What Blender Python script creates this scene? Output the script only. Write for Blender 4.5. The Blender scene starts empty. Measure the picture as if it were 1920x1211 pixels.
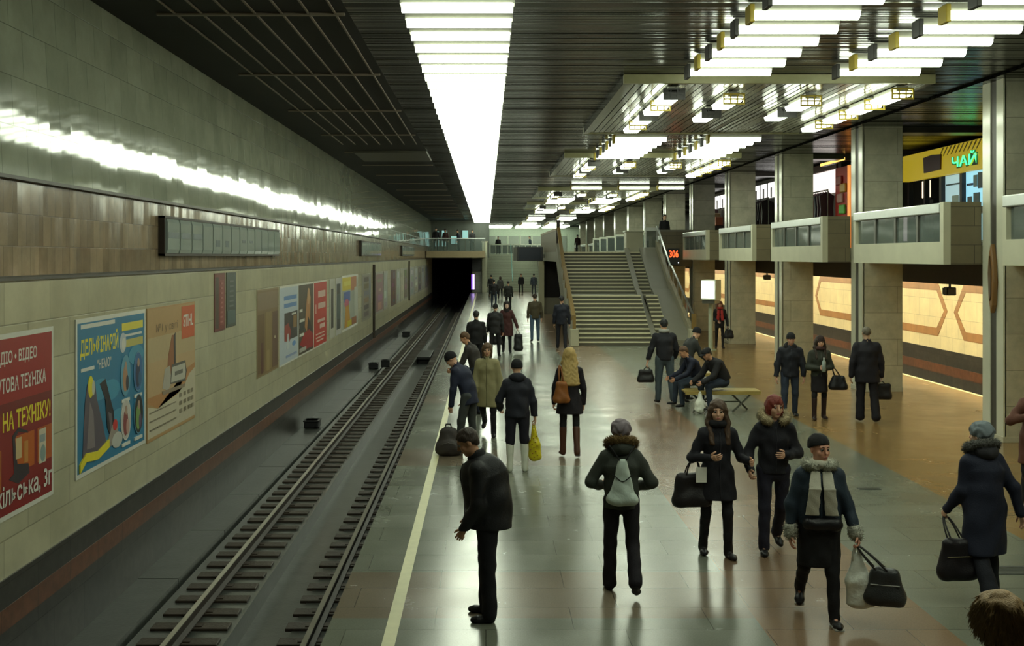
# Underground metro station hall: platform, track, posters, ceiling lights, stair, balcony and waiting passengers.
import bpy, math, random
import numpy as np
from mathutils import Vector, Matrix

random.seed(11)
rng = np.random.default_rng(5)
SC = bpy.context.scene
COL = SC.collection
PI = math.pi

# ---------------------------------------------------------------- camera, world, exposure
FPX, VPX, VPY, EYE = 2100.0, 911.0, 480.0, 3.2
cam_data = bpy.data.cameras.new('camera')
cam_data.sensor_width = 36.0
cam_data.lens = FPX / 1920 * 36.0
cam_data.shift_x = (960 - VPX) / 1920
cam_data.shift_y = -(605.5 - VPY) / 1920
cam_data.clip_end = 400
cam = bpy.data.objects.new('camera', cam_data)
cam.location = (0, 0, EYE)
cam.rotation_euler = (PI / 2, 0, 0)
COL.objects.link(cam)
SC.camera = cam

wd = bpy.data.worlds.new('world')
SC.world = wd
wd.use_nodes = True
wd.node_tree.nodes['Background'].inputs[0].default_value = (0.75, 0.85, 0.7, 1)
wd.node_tree.nodes['Background'].inputs[1].default_value = 0.006

SC.view_settings.view_transform = 'Standard'
SC.view_settings.look = 'None'
SC.view_settings.exposure = 0.0
SC.view_settings.gamma = 1.0
SC.view_settings.use_curve_mapping = False
SC.cycles.max_bounces = 6
SC.cycles.diffuse_bounces = 3
SC.cycles.glossy_bounces = 3
SC.cycles.transmission_bounces = 4
SC.cycles.caustics_reflective = False
SC.cycles.caustics_refractive = False
SC.cycles.sample_clamp_indirect = 4.0

TUBE_POWER = 13.0      # radiance of the cool fluorescent fixtures
TUBE_COLOUR = (0.90, 1.0, 0.78)
WARM_POWER = 95.0      # radiance of the warm fluorescent fixtures over the far track
WARM_COLOUR = (1.0, 0.86, 0.52)

# ---------------------------------------------------------------- node materials
def new_mat(name):
    m = bpy.data.materials.new(name)
    m.use_nodes = True
    nt = m.node_tree
    return m, nt, nt.nodes['Principled BSDF']

def node(nt, kind, **kw):
    n = nt.nodes.new(kind)
    for k, v in kw.items():
        if k.startswith('i_'):
            n.inputs[k[2:].replace('_', ' ')].default_value = v
        else:
            setattr(n, k, v)
    return n

def rgba(c):
    return (c[0], c[1], c[2], 1.0)

def mixcol(nt, fac, a, b, blend='MIX'):
    n = nt.nodes.new('ShaderNodeMix')
    n.data_type = 'RGBA'
    n.blend_type = blend
    for idx, v in ((0, fac), (6, a), (7, b)):
        if hasattr(v, 'is_linked'):
            nt.links.new(v, n.inputs[idx])
        elif idx == 0:
            n.inputs[0].default_value = v
        else:
            n.inputs[idx].default_value = rgba(v)
    return n.outputs[2]

def mathn(nt, op, a, b=0.0, c=None):
    n = nt.nodes.new('ShaderNodeMath')
    n.operation = op
    for i, v in enumerate((a, b) if c is None else (a, b, c)):
        if hasattr(v, 'is_linked'):
            nt.links.new(v, n.inputs[i])
        else:
            n.inputs[i].default_value = v
    return n.outputs[0]

MATS = {}
def mat(name, col, rough=0.6, metal=0.0, var=0.15, scale=8.0, bump=0.0, bscale=60.0, spec=0.5, alpha=None, stretch=None):
    """Plain surface with a little mottling and optional fine bump."""
    if name in MATS:
        return MATS[name]
    m, nt, b = new_mat(name)
    geo = node(nt, 'ShaderNodeTexCoord')
    src = geo.outputs['Object']
    if stretch:
        mp = node(nt, 'ShaderNodeMapping')
        mp.inputs['Scale'].default_value = stretch
        nt.links.new(src, mp.inputs['Vector'])
        src = mp.outputs['Vector']
    nz = node(nt, 'ShaderNodeTexNoise', i_Scale=scale, i_Detail=3.0)
    nt.links.new(src, nz.inputs['Vector'])
    lo = tuple(max(0, c * (1 - var)) for c in col)
    hi = tuple(min(1, c * (1 + var)) for c in col)
    nt.links.new(mixcol(nt, nz.outputs['Fac'], lo, hi), b.inputs['Base Color'])
    b.inputs['Roughness'].default_value = rough
    b.inputs['Metallic'].default_value = metal
    b.inputs['Specular IOR Level'].default_value = spec
    if bump:
        n2 = node(nt, 'ShaderNodeTexNoise', i_Scale=bscale, i_Detail=2.0)
        nt.links.new(src, n2.inputs['Vector'])
        bp = node(nt, 'ShaderNodeBump', i_Strength=bump, i_Distance=0.01)
        nt.links.new(n2.outputs['Fac'], bp.inputs['Height'])
        nt.links.new(bp.outputs['Normal'], b.inputs['Normal'])
    if alpha is not None:
        b.inputs['Alpha'].default_value = alpha
    MATS[name] = m
    return m

def emit(name, col, power):
    if name in MATS:
        return MATS[name]
    m, nt, b = new_mat(name)
    b.inputs['Base Color'].default_value = rgba(tuple(.5 * c for c in col))
    b.inputs['Emission Color'].default_value = rgba(col)
    b.inputs['Emission Strength'].default_value = power
    b.inputs['Roughness'].default_value = 0.4
    MATS[name] = m
    return m

def tile_mat(name, u, v, w, h, c1, c2, mortar, rough=0.25, msize=0.006, var=0.18, nscale=1.5, bump=0.25, offset=0.5,
             warp=0.0, spec=0.5, tilt=0.0):
    """Stone cladding: running-bond slabs of w x h metres in the plane given by the axis letters u, v ('s' = x+y)."""
    m, nt, b = new_mat(name)
    g = node(nt, 'ShaderNodeNewGeometry')
    sx = node(nt, 'ShaderNodeSeparateXYZ')
    nt.links.new(g.outputs['Position'], sx.inputs[0])
    ax = {'x': sx.outputs[0], 'y': sx.outputs[1], 'z': sx.outputs[2]}
    if u == 's':
        ax['s'] = mathn(nt, 'ADD', sx.outputs[0], sx.outputs[1])
    cb = node(nt, 'ShaderNodeCombineXYZ')
    nt.links.new(ax[u], cb.inputs[0])
    nt.links.new(ax[v], cb.inputs[1])
    br = node(nt, 'ShaderNodeTexBrick')
    br.offset = offset
    for k, val in (('Scale', 1.0), ('Mortar Size', msize), ('Mortar Smooth', 0.3), ('Bias', 0.0), ('Brick Width', w), ('Row Height', h)):
        br.inputs[k].default_value = val
    br.inputs['Color1'].default_value = rgba(c1)
    br.inputs['Color2'].default_value = rgba(c2)
    br.inputs['Mortar'].default_value = rgba(mortar)
    nt.links.new(cb.outputs[0], br.inputs['Vector'])
    nz = node(nt, 'ShaderNodeTexNoise', i_Scale=nscale, i_Detail=6.0, i_Roughness=0.65)
    nt.links.new(g.outputs['Position'], nz.inputs['Vector'])
    mp = node(nt, 'ShaderNodeMapRange')
    mp.inputs[1].default_value, mp.inputs[2].default_value = 0.3, 0.7
    mp.inputs[3].default_value, mp.inputs[4].default_value = 1 - var, 1 + var
    nt.links.new(nz.outputs['Fac'], mp.inputs[0])
    vm = node(nt, 'ShaderNodeVectorMath', operation='SCALE')
    nt.links.new(br.outputs['Color'], vm.inputs[0])
    nt.links.new(mp.outputs[0], vm.inputs['Scale'])
    nt.links.new(vm.outputs[0], b.inputs['Base Color'])
    b.inputs['Roughness'].default_value = rough
    b.inputs['Specular IOR Level'].default_value = spec
    bp = node(nt, 'ShaderNodeBump', i_Strength=bump, i_Distance=0.01)
    bp.invert = True
    nt.links.new(br.outputs['Fac'], bp.inputs['Height'])
    last = bp
    if tilt:
        # every slab sits at its own slight angle, which breaks up the reflections
        cell = node(nt, 'ShaderNodeCombineXYZ')
        row = mathn(nt, 'FLOOR', mathn(nt, 'DIVIDE', ax[v], h))
        odd = mathn(nt, 'MULTIPLY', mathn(nt, 'MODULO', row, 2.0), offset * w)
        nt.links.new(mathn(nt, 'FLOOR', mathn(nt, 'DIVIDE', mathn(nt, 'ADD', ax[u], odd), w)), cell.inputs[0])
        nt.links.new(row, cell.inputs[1])
        wn = node(nt, 'ShaderNodeTexWhiteNoise')
        nt.links.new(cell.outputs[0], wn.inputs['Vector'])
        va = node(nt, 'ShaderNodeVectorMath', operation='MULTIPLY_ADD')
        nt.links.new(wn.outputs['Color'], va.inputs[0])
        va.inputs[1].default_value = (tilt, tilt, tilt)
        va.inputs[2].default_value = (-tilt / 2, -tilt / 2, -tilt / 2)
        vb = node(nt, 'ShaderNodeVectorMath', operation='ADD')
        nt.links.new(bp.outputs['Normal'], vb.inputs[0]); nt.links.new(va.outputs[0], vb.inputs[1])
        vn = node(nt, 'ShaderNodeVectorMath', operation='NORMALIZE')
        nt.links.new(vb.outputs[0], vn.inputs[0])
        n2 = node(nt, 'ShaderNodeTexNoise', i_Scale=2.2, i_Detail=2.0)
        nt.links.new(g.outputs['Position'], n2.inputs['Vector'])
        b2 = node(nt, 'ShaderNodeBump', i_Strength=1.0, i_Distance=tilt * .06)
        nt.links.new(n2.outputs['Fac'], b2.inputs['Height'])
        nt.links.new(vn.outputs[0], b2.inputs['Normal'])
        last = b2
    nt.links.new(last.outputs['Normal'], b.inputs['Normal'])
    MATS[name] = m
    return m

# ---------------------------------------------------------------- mesh helpers
def wloc(o):
    v = Vector((0, 0, 0))
    while o is not None:
        v += o.location
        o = o.parent
    return v

def link_mesh(name, verts, faces, m, parent=None, smooth=False, origin=None, bevel=0.0, mats=None, midx=None):
    off = wloc(parent) if parent is not None else Vector(origin or (0, 0, 0))
    V = np.asarray(verts, dtype=float) - np.array(off)
    me = bpy.data.meshes.new(name)
    me.from_pydata(V.tolist(), [], faces if isinstance(faces, list) else faces.tolist())
    for mm in (mats or [m]):
        me.materials.append(mm)
    if midx is not None:
        me.polygons.foreach_set('material_index', np.asarray(midx, dtype=np.int32))
    if smooth:
        me.polygons.foreach_set('use_smooth', np.ones(len(me.polygons), dtype=bool))
    me.update()
    o = bpy.data.objects.new(name, me)
    if parent is not None:
        o.parent = parent
    else:
        o.location = off
    COL.objects.link(o)
    if bevel:
        md = o.modifiers.new('edge', 'BEVEL')
        md.width = bevel
        md.segments = 2
        md.limit_method = 'ANGLE'
    return o

class MB:
    def __init__(s):
        s.v, s.f = [], []
    def add(s, v, f):
        n = len(s.v)
        s.v += [tuple(p) for p in v]
        s.f += [tuple(i + n for i in q) for q in f]
        return s
    def box(s, x0, x1, y0, y1, z0, z1):
        x0, x1 = min(x0, x1), max(x0, x1); y0, y1 = min(y0, y1), max(y0, y1); z0, z1 = min(z0, z1), max(z0, z1)
        return s.add([(x0, y0, z0), (x1, y0, z0), (x1, y1, z0), (x0, y1, z0), (x0, y0, z1), (x1, y0, z1), (x1, y1, z1), (x0, y1, z1)],
                     [(0, 3, 2, 1), (4, 5, 6, 7), (0, 1, 5, 4), (1, 2, 6, 5), (2, 3, 7, 6), (3, 0, 4, 7)])
    def prism(s, prof, axis, a, b):
        """closed 2-D profile extruded along an axis: 'x' takes (y,z), 'y' takes (x,z), 'z' takes (x,y)"""
        n = len(prof)
        def P(t, p):
            return (t, p[0], p[1]) if axis == 'x' else (p[0], t, p[1]) if axis == 'y' else (p[0], p[1], t)
        v = [P(a, p) for p in prof] + [P(b, p) for p in prof]
        f = [tuple(range(n)), tuple(range(2 * n - 1, n - 1, -1))]
        f += [(i, i + n, (i + 1) % n + n, (i + 1) % n) for i in range(n)]
        return s.add(v, f)
    def tube(s, pts, r, n=8, cap=True):
        pts = [Vector(p) for p in pts]
        rs = r if isinstance(r, (list, tuple)) else [r] * len(pts)
        v, f = [], []
        for i, p in enumerate(pts):
            d = (pts[min(i + 1, len(pts) - 1)] - pts[max(i - 1, 0)])
            d = d.normalized() if d.length > 1e-9 else Vector((0, 0, 1))
            a = d.orthogonal().normalized() if i == 0 else (a - d * a.dot(d)).normalized()
            c = d.cross(a)
            for k in range(n):
                t = 2 * PI * k / n
                v.append(p + (a * math.cos(t) + c * math.sin(t)) * rs[i])
        for i in range(len(pts) - 1):
            for k in range(n):
                f.append((i * n + k, i * n + (k + 1) % n, (i + 1) * n + (k + 1) % n, (i + 1) * n + k))
        if cap:
            f.append(tuple(range(n - 1, -1, -1)))
            f.append(tuple(range((len(pts) - 1) * n, len(pts) * n)))
        return s.add(v, f)
    def ball(s, c, r, n=12, m=8):
        rx, ry, rz = r if isinstance(r, (list, tuple)) else (r, r, r)
        v = [(c[0], c[1], c[2] - rz)]
        for i in range(1, m):
            t = PI * i / m - PI / 2
            for k in range(n):
                p = 2 * PI * k / n
                v.append((c[0] + rx * math.cos(t) * math.cos(p), c[1] + ry * math.cos(t) * math.sin(p), c[2] + rz * math.sin(t)))
        v.append((c[0], c[1], c[2] + rz))
        f = [(0, 1 + (k + 1) % n, 1 + k) for k in range(n)]
        for i in range(m - 2):
            for k in range(n):
                a, b2 = 1 + i * n + k, 1 + i * n + (k + 1) % n
                f.append((a, b2, b2 + n, a + n))
        t = len(v) - 1
        f += [(t, t - n + k, t - n + (k + 1) % n) for k in range(n)]
        return s.add(v, f)
    def build(s, name, m, parent=None, **kw):
        return link_mesh(name, s.v, s.f, m, parent, **kw)

def tag(o, label=None, cat=None, group=None, kind=None):
    if label: o['label'] = label
    if cat: o['category'] = cat
    if group: o['group'] = group
    if kind: o['kind'] = kind
    return o

def thing(name, loc, label, cat, group=None, kind=None):
    o = bpy.data.objects.new(name, None)
    o.empty_display_size = 0.1
    o.location = loc
    COL.objects.link(o)
    return tag(o, label, cat, group, kind)

def dup(root, loc, label=None):
    """copy of a thing with copies of its parts and their sub-parts"""
    r = root.copy()
    COL.objects.link(r)
    r.location = loc
    if label:
        r['label'] = label
    for ch in root.children:
        c = ch.copy()
        COL.objects.link(c)
        c.parent = r
        for g in ch.children:
            d = g.copy()
            COL.objects.link(d)
            d.parent = c
    return r

def struct(o, label, cat):
    return tag(o, label, cat, None, 'structure')

def text_mesh(body, height, width=None, bold=0.0):
    """flat lettering lying in its own x-y plane, origin at lower left; returns verts, faces"""
    cu = bpy.data.curves.new('lettering', 'FONT')
    cu.body = body
    cu.size = 1.0
    cu.offset = bold
    cu.resolution_u = 3
    o = bpy.data.objects.new('lettering', cu)
    me = bpy.data.meshes.new_from_object(o)
    v = np.array([p.co[:] for p in me.vertices])
    f = [tuple(p.vertices) for p in me.polygons]
    bpy.data.objects.remove(o)
    bpy.data.curves.remove(cu)
    bpy.data.meshes.remove(me)
    v[:, 0] -= v[:, 0].min(); v[:, 1] -= v[:, 1].min()
    sy = height / v[:, 1].max()
    sx = width / v[:, 0].max() if width else sy
    v[:, 0] *= sx; v[:, 1] *= sy
    return v, f
# ---------------------------------------------------------------- the setting
TRACK_X0, EDGE_X, EDGE2_X, RWALL_X = -4.7, -1.36, 11.4, 14.8
CEIL, MEZ, NEAR, FAR = 6.3, 3.4, -6.0, 112.0
COLS_Y = [12.0 + 7.2 * i for i in range(14)]          # front face of every column

marble_low = tile_mat('cream marble slabs', 'y', 'z', 1.15, 0.42, (0.47, 0.45, 0.31), (0.40, 0.385, 0.265), (0.27, 0.255, 0.17), rough=0.28, msize=0.008, var=0.16, tilt=0.03)
marble_band = tile_mat('brown marble strips', 'y', 'z', 0.22, 0.33, (0.34, 0.26, 0.17), (0.22, 0.165, 0.105), (0.12, 0.09, 0.06), rough=0.16, msize=0.004, var=0.22, nscale=2.5, tilt=0.05)
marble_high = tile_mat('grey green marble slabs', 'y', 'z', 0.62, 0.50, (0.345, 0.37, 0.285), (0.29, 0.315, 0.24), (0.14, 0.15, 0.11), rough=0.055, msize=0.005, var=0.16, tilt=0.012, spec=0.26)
granite_dark = tile_mat('dark granite skirting', 'y', 'z', 0.9, 0.6, (0.045, 0.042, 0.036), (0.03, 0.03, 0.027), (0.012, 0.012, 0.01), rough=0.35, var=0.4, nscale=6)
granite_red = tile_mat('red brown granite stripe', 'y', 'z', 0.9, 0.6, (0.15, 0.06, 0.03), (0.11, 0.045, 0.025), (0.02, 0.015, 0.01), rough=0.35, var=0.35, nscale=6)
column_stone = tile_mat('grey beige column stone', 's', 'z', 1.9, 0.62, (0.47, 0.455, 0.345), (0.41, 0.40, 0.305), (0.16, 0.155, 0.115), rough=0.32, msize=0.005, var=0.18, nscale=3)
column_pale = mat('pale pilaster marble', (0.55, 0.55, 0.43), rough=0.18, var=0.12, scale=2)
groove_dark = mat('dark column groove', (0.05, 0.045, 0.035), rough=0.5)
concrete = mat('damp concrete', (0.055, 0.060, 0.053), rough=0.3, var=0.5, scale=3.0, bump=0.2, bscale=25)
concrete_pale = mat('pale balcony concrete', (0.47, 0.46, 0.33), rough=0.45, var=0.14, scale=2.2)
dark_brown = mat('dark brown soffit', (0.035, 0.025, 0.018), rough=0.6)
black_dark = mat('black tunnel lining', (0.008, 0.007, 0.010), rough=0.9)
ceiling_metal = mat('dark ceiling slats', (0.032, 0.030, 0.024), rough=0.24, metal=0.35, var=0.4, scale=1.2, stretch=(0.6, 9, 1))
ceiling_black = mat('black ceiling panels', (0.009, 0.008, 0.0075), rough=0.6, var=0.3, scale=2, spec=0.2)
raft_metal = mat('grey raft slats', (0.17, 0.17, 0.135), rough=0.2, metal=0.5, var=0.35, scale=1.2, stretch=(9, 0.6, 1))
raft_trim = mat('yellowish raft border', (0.42, 0.41, 0.22), rough=0.4)
brass = mat('golden wooden handrail', (0.22, 0.14, 0.04), rough=0.4)
steel = mat('brushed steel', (0.55, 0.57, 0.55), rough=0.28, metal=0.9, var=0.08)
steel_dark = mat('dark steel posts', (0.10, 0.10, 0.08), rough=0.4, metal=0.5)
white_line = mat('yellow white safety line', (0.62, 0.60, 0.36), rough=0.45, var=0.15, scale=9)

def floor_material():
    m, nt, b = new_mat('polished granite floor')
    g = node(nt, 'ShaderNodeNewGeometry')
    sx = node(nt, 'ShaderNodeSeparateXYZ')
    nt.links.new(g.outputs['Position'], sx.inputs[0])
    X, Y = sx.outputs[0], sx.outputs[1]
    cb = node(nt, 'ShaderNodeCombineXYZ')
    nt.links.new(X, cb.inputs[0]); nt.links.new(Y, cb.inputs[1])
    br = node(nt, 'ShaderNodeTexBrick')
    br.offset = 0.37
    for k, val in (('Scale', 1.0), ('Mortar Size', 0.004), ('Mortar Smooth', 0.2), ('Bias', 0.0), ('Brick Width', 1.2), ('Row Height', 0.6)):
        br.inputs[k].default_value = val
    br.inputs['Color1'].default_value = (1, 1, 1, 1)
    br.inputs['Color2'].default_value = (0.84, 0.84, 0.84, 1)
    br.inputs['Mortar'].default_value = (0.4, 0.4, 0.4, 1)
    nt.links.new(cb.outputs[0], br.inputs['Vector'])
    grey, red, orange = (0.185, 0.198, 0.152), (0.24, 0.155, 0.092), (0.29, 0.178, 0.066)
    # lengthwise zones
    def above(v, t):
        return mathn(nt, 'GREATER_THAN', v, t)
    c = mixcol(nt, above(X, 2.38), grey, red)
    c = mixcol(nt, above(X, 3.96), c, grey)
    c = mixcol(nt, above(X, 6.07), c, orange)
    # crosswise red bands every column bay on the left zone
    ph = mathn(nt, 'FRACT', mathn(nt, 'DIVIDE', mathn(nt, 'SUBTRACT', Y, 9.9 - 7.2 * 4), 7.2))
    band = mathn(nt, 'MULTIPLY', mathn(nt, 'LESS_THAN', ph, 0.2), mathn(nt, 'LESS_THAN', X, 2.38))
    c = mixcol(nt, band, c, (0.205, 0.163, 0.112))
    nz = node(nt, 'ShaderNodeTexNoise', i_Scale=0.9, i_Detail=7.0, i_Roughness=0.7)
    nt.links.new(g.outputs['Position'], nz.inputs['Vector'])
    sp = node(nt, 'ShaderNodeTexNoise', i_Scale=70.0, i_Detail=2.0)
    nt.links.new(g.outputs['Position'], sp.inputs['Vector'])
    f = mathn(nt, 'MULTIPLY_ADD', nz.outputs['Fac'], 0.3, 0.7)
    f2 = mathn(nt, 'MULTIPLY_ADD', sp.outputs['Fac'], 0.5, 0.75)
    vm = node(nt, 'ShaderNodeVectorMath', operation='SCALE')
    nt.links.new(mixcol(nt, 1.0, c, br.outputs['Color'], 'MULTIPLY'), vm.inputs[0])
    nt.links.new(mathn(nt, 'MULTIPLY', f, f2), vm.inputs['Scale'])
    nt.links.new(vm.outputs[0], b.inputs['Base Color'])
    rr = node(nt, 'ShaderNodeMapRange')
    rr.inputs[1].default_value, rr.inputs[2].default_value = 0.3, 0.7
    rr.inputs[3].default_value, rr.inputs[4].default_value = 0.19, 0.29
    nt.links.new(nz.outputs['Fac'], rr.inputs[0])
    nt.links.new(rr.outputs[0], b.inputs['Roughness'])
    b.inputs['Specular IOR Level'].default_value = 0.5
    return m
floor_mat = floor_material()

struct(MB().box(EDGE_X, EDGE2_X, NEAR, FAR, -0.25, 0).build('floor', floor_mat), 'polished grey and red granite platform floor', 'floor')
struct(MB().box(EDGE_X + 0.12, EDGE_X + 0.3, NEAR, 98, -1.7, -0.25).build('wall_platform', black_dark), 'dark wall under the left platform edge', 'wall')
struct(MB().box(EDGE2_X - 0.3, EDGE2_X - 0.12, NEAR, FAR, -1.7, -0.25).build('wall_platform_far', black_dark), 'dark wall under the right platform edge', 'wall')
struct(MB().box(-0.86, -0.75, NEAR, 98, 0.0, 0.004).build('trim_1', white_line), 'worn yellowish safety line along the left platform edge', 'line')
struct(MB().box(EDGE2_X - 0.13, EDGE2_X - 0.02, NEAR, FAR, 0.0, 0.004).build('trim_2', white_line), 'pale line along the right platform edge', 'line')

# left track wall in three courses, the upper one leaning back
lw = MB()
lw.box(-5.1, TRACK_X0, NEAR, 98, 0.05, 2.97)
lw.build('wall_left', marble_low); struct(bpy.data.objects['wall_left'], 'cream marble wall beyond the left track', 'wall')
o = MB().prism([(-5.1, 2.97), (-4.74, 2.97), (-4.74, 4.0), (-5.1, 4.0)], 'y', NEAR, 98).build('wall_left_band', marble_band)
struct(o, 'brown marble band along the left wall', 'wall')
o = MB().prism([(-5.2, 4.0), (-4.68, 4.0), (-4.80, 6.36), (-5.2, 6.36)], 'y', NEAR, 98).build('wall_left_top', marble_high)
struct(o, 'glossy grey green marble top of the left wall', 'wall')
o = MB().box(-4.78, -4.665, NEAR, 98, 3.965, 4.0).build('trim_3', groove_dark); struct(o, 'dark line under the glossy upper wall', 'trim')
o = MB().prism([(-4.75, 2.985), (-4.67, 2.955), (-4.67, 2.985), (-4.74, 3.0)], 'y', NEAR, 98).build('trim_4', groove_dark); struct(o, 'dark ledge under the brown marble band', 'trim')
sk = MB().box(-5.1, -4.68, NEAR, 98, -1.5, 0.05).build('baseboard_left', granite_dark); struct(sk, 'dark granite base of the left wall', 'wall')
rs = MB().box(-4.69, -4.674, NEAR, 98, -0.45, -0.23).build('stripe', granite_red, sk)
# a few shallow cracks and service pipes on the wall
for i, (yy, z0, z1) in enumerate(((46.6, -0.2, 2.85), (68.0, 0.5, 2.9))):
    p = MB().tube([(-4.66, yy, z0), (-4.66, yy, z1)], 0.06, 8).build('wall_pipe', dark_brown)
    tag(p, ('dark vertical pipe on the left wall beside the grey poster', 'thin dark vertical pipe on the left wall nearest the tunnel')[i], 'pipe')

# track bed
struct(MB().box(-5.0, -1.2, NEAR, 130, -1.75, -1.5).build('floor_track', concrete), 'damp concrete bed of the left track', 'floor')
wk = MB()
y = 9.73
for i in range(34):
    wk.box(-4.68, -4.14, y + 0.012, y + 2.655, -1.5, -1.14)
    y += 2.67
struct(wk.build('floor_walkway', concrete), 'concrete slabs between the left wall and the track', 'floor')
struct(MB().box(-4.1, -3.0, NEAR, 98, -1.5, -1.24).build('floor_ballast_left', concrete), 'concrete under the left rail', 'floor')
struct(MB().box(-2.3, -1.42, NEAR, 98, -1.5, -1.24).build('floor_ballast_right', concrete), 'concrete under the right rail', 'floor')
rail_side = mat('rusty rail flank', (0.035, 0.026, 0.02), rough=0.6)
rail_top = mat('worn rail head', (0.42, 0.40, 0.33), rough=0.32, metal=0.8, var=0.1)
for xc, lab in ((-3.53, 'rusty rail with shiny head nearer the wall'), (-2.0, 'rusty rail with shiny head nearer the platform')):
    t = thing('rail', (xc, 10, -1.2), lab, 'rail')
    prof = [(-.07, -1.2), (.07, -1.2), (.07, -1.185), (.012, -1.165), (.012, -1.09), (.034, -1.085), (.034, -1.057), (-.034, -1.057), (-.034, -1.085), (-.012, -1.09), (-.012, -1.165), (-.07, -1.185)]
    MB().prism([(xc + a, b) for a, b in prof], 'y', NEAR, 128).build('rail_body', rail_side, t)
    MB().box(xc - .03, xc + .03, NEAR, 128, -1.057, -1.05).build('rail_head', rail_top, t)
wood = mat('dark sleeper timber', (0.042, 0.030, 0.021), rough=0.55, var=0.4, scale=14, bump=0.6, bscale=30)
clip_mat = mat('rusty sleeper plate', (0.06, 0.045, 0.035), rough=0.5, metal=0.4)
s0 = {}
for side, (xa, xb, xr) in {'left': (-3.98, -3.06, -3.53), 'right': (-2.38, -1.5, -2.0)}.items():
    lab = 'dark timber sleeper stub under the rail nearer the wall' if side == 'left' else 'dark timber sleeper stub under the rail nearer the platform'
    t = thing('sleeper', (xr, 12.3, -1.24), lab, 'sleeper', 'sleepers under the %s rail' % side)
    MB().box(xa, xb, 12.18, 12.42, -1.25, -1.211).build('timber', wood, t, bevel=0.008)
    MB().box(xr - .15, xr + .15, 12.24, 12.36, -1.214, -1.2005).build('plate', clip_mat, t)
    for i in range(1, 140):
        dup(t, (xr, 12.3 + 0.54 * i, -1.24))
# dark boxes and an inspection board lying by the track
sig = mat('black signal box', (0.012, 0.012, 0.013), rough=0.5)
def track_box(x, y, w, l, h, lab, z=-1.14):
    t = thing('signal_box', (x, y, z), lab, 'signal box')
    MB().box(x - w / 2, x + w / 2, y - l / 2, y + l / 2, z, z + h).build('case', sig, t, bevel=0.03)
    MB().box(x - w / 2 - .02, x + w / 2 + .02, y - l / 2 - .02, y + l / 2 + .02, z + h - .04, z + h).build('lid', sig, t, bevel=0.015)
    MB().tube([(x + w * .3, y - l / 2, z + .05), (x + w * .6, y - l / 2 - .1, z + .03)], .02).build('cable_stub', sig, t)
track_box(-4.4, 28.4, .36, .45, .2, 'black signal box on the slabs below the tall brown poster')
track_box(-4.33, 43.2, .34, .5, .22, 'black signal box near the paired one, left one of the two')
track_box(-3.93, 43.9, .3, .5, .27, 'black signal box on the slabs hard against the rail')
track_box(-4.3, 60.5, .4, .6, .25, 'far black signal box on the slabs before the tunnel')
tb = thing('track_board', (-2.68, 50.5, -1.5), 'wide dark board lying between the two rails', 'board')
MB().box(-3.0, -2.42, 48.6, 52.2, -1.3, -1.18).build('board_panel', sig, tb, bevel=0.02)
for yy in (49.0, 51.8):
    MB().box(-2.95, -2.45, yy - .08, yy + .08, -1.5, -1.3).build('bearer', sig, tb)

# right track bed and wall
struct(MB().box(EDGE2_X - 0.2, RWALL_X + .2, NEAR, FAR + 18, -1.75, -1.25).build('floor_track_far', concrete), 'bed of the far track', 'floor')
cream = tile_mat('cream panel stone', 'y', 'z', 0.9, 0.6, (0.80, 0.72, 0.46), (0.75, 0.67, 0.43), (0.42, 0.37, 0.22), rough=0.35, var=0.1)
rw = struct(MB().box(RWALL_X, RWALL_X + .3, NEAR, FAR, 0.15, 3.05).build('wall_right', cream), 'warm lit cream wall beyond the far track', 'wall')
rb = struct(MB().box(RWALL_X - .02, RWALL_X + .3, NEAR, FAR, -1.5, 0.17).build('baseboard_right', granite_dark), 'dark granite base of the far track wall', 'wall')
MB().box(RWALL_X - .03, RWALL_X - .015, NEAR, FAR, -0.62, -0.32).build('stripe', granite_red, rb)
tan = tile_mat('tan inlay stone', 'y', 'z', 0.45, 0.3, (0.40, 0.21, 0.085), (0.34, 0.18, 0.075), (0.2, 0.11, 0.05), rough=0.4, var=0.15)
def hex_ring(y0, y1):
    zl, zh, zm, t, k = 0.58, 2.34, 1.42, 0.27, 0.75
    outer = [(y0 + k, zl), (y1 - k, zl), (y1, zm), (y1 - k, zh), (y0 + k, zh), (y0, zm)]
    inner = [(y0 + k + t * .4, zl + t), (y1 - k - t * .4, zl + t), (y1 - t, zm), (y1 - k - t * .4, zh - t), (y0 + k + t * .4, zh - t), (y0 + t, zm)]
    v = [(RWALL_X - .012, a, b) for a, b in outer + inner]
    f = [(i, (i + 1) % 6, (i + 1) % 6 + 6, i + 6) for i in range(6)]
    v2 = [(RWALL_X + .02, a, b) for a, b in outer + inner]
    f2 = [(i, i + 12, (i + 1) % 6 + 12, (i + 1) % 6) for i in range(6)] + [(i + 6, (i + 1) % 6 + 6, (i + 1) % 6 + 18, i + 18) for i in range(6)]
    MB().add(v + v2, f + f2).build('frame_inlay', tan, rw)
for a in (21.0, 35.9, 50.9, 65.9, 80.9):
    hex_ring(a, a + 14.4)

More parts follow.
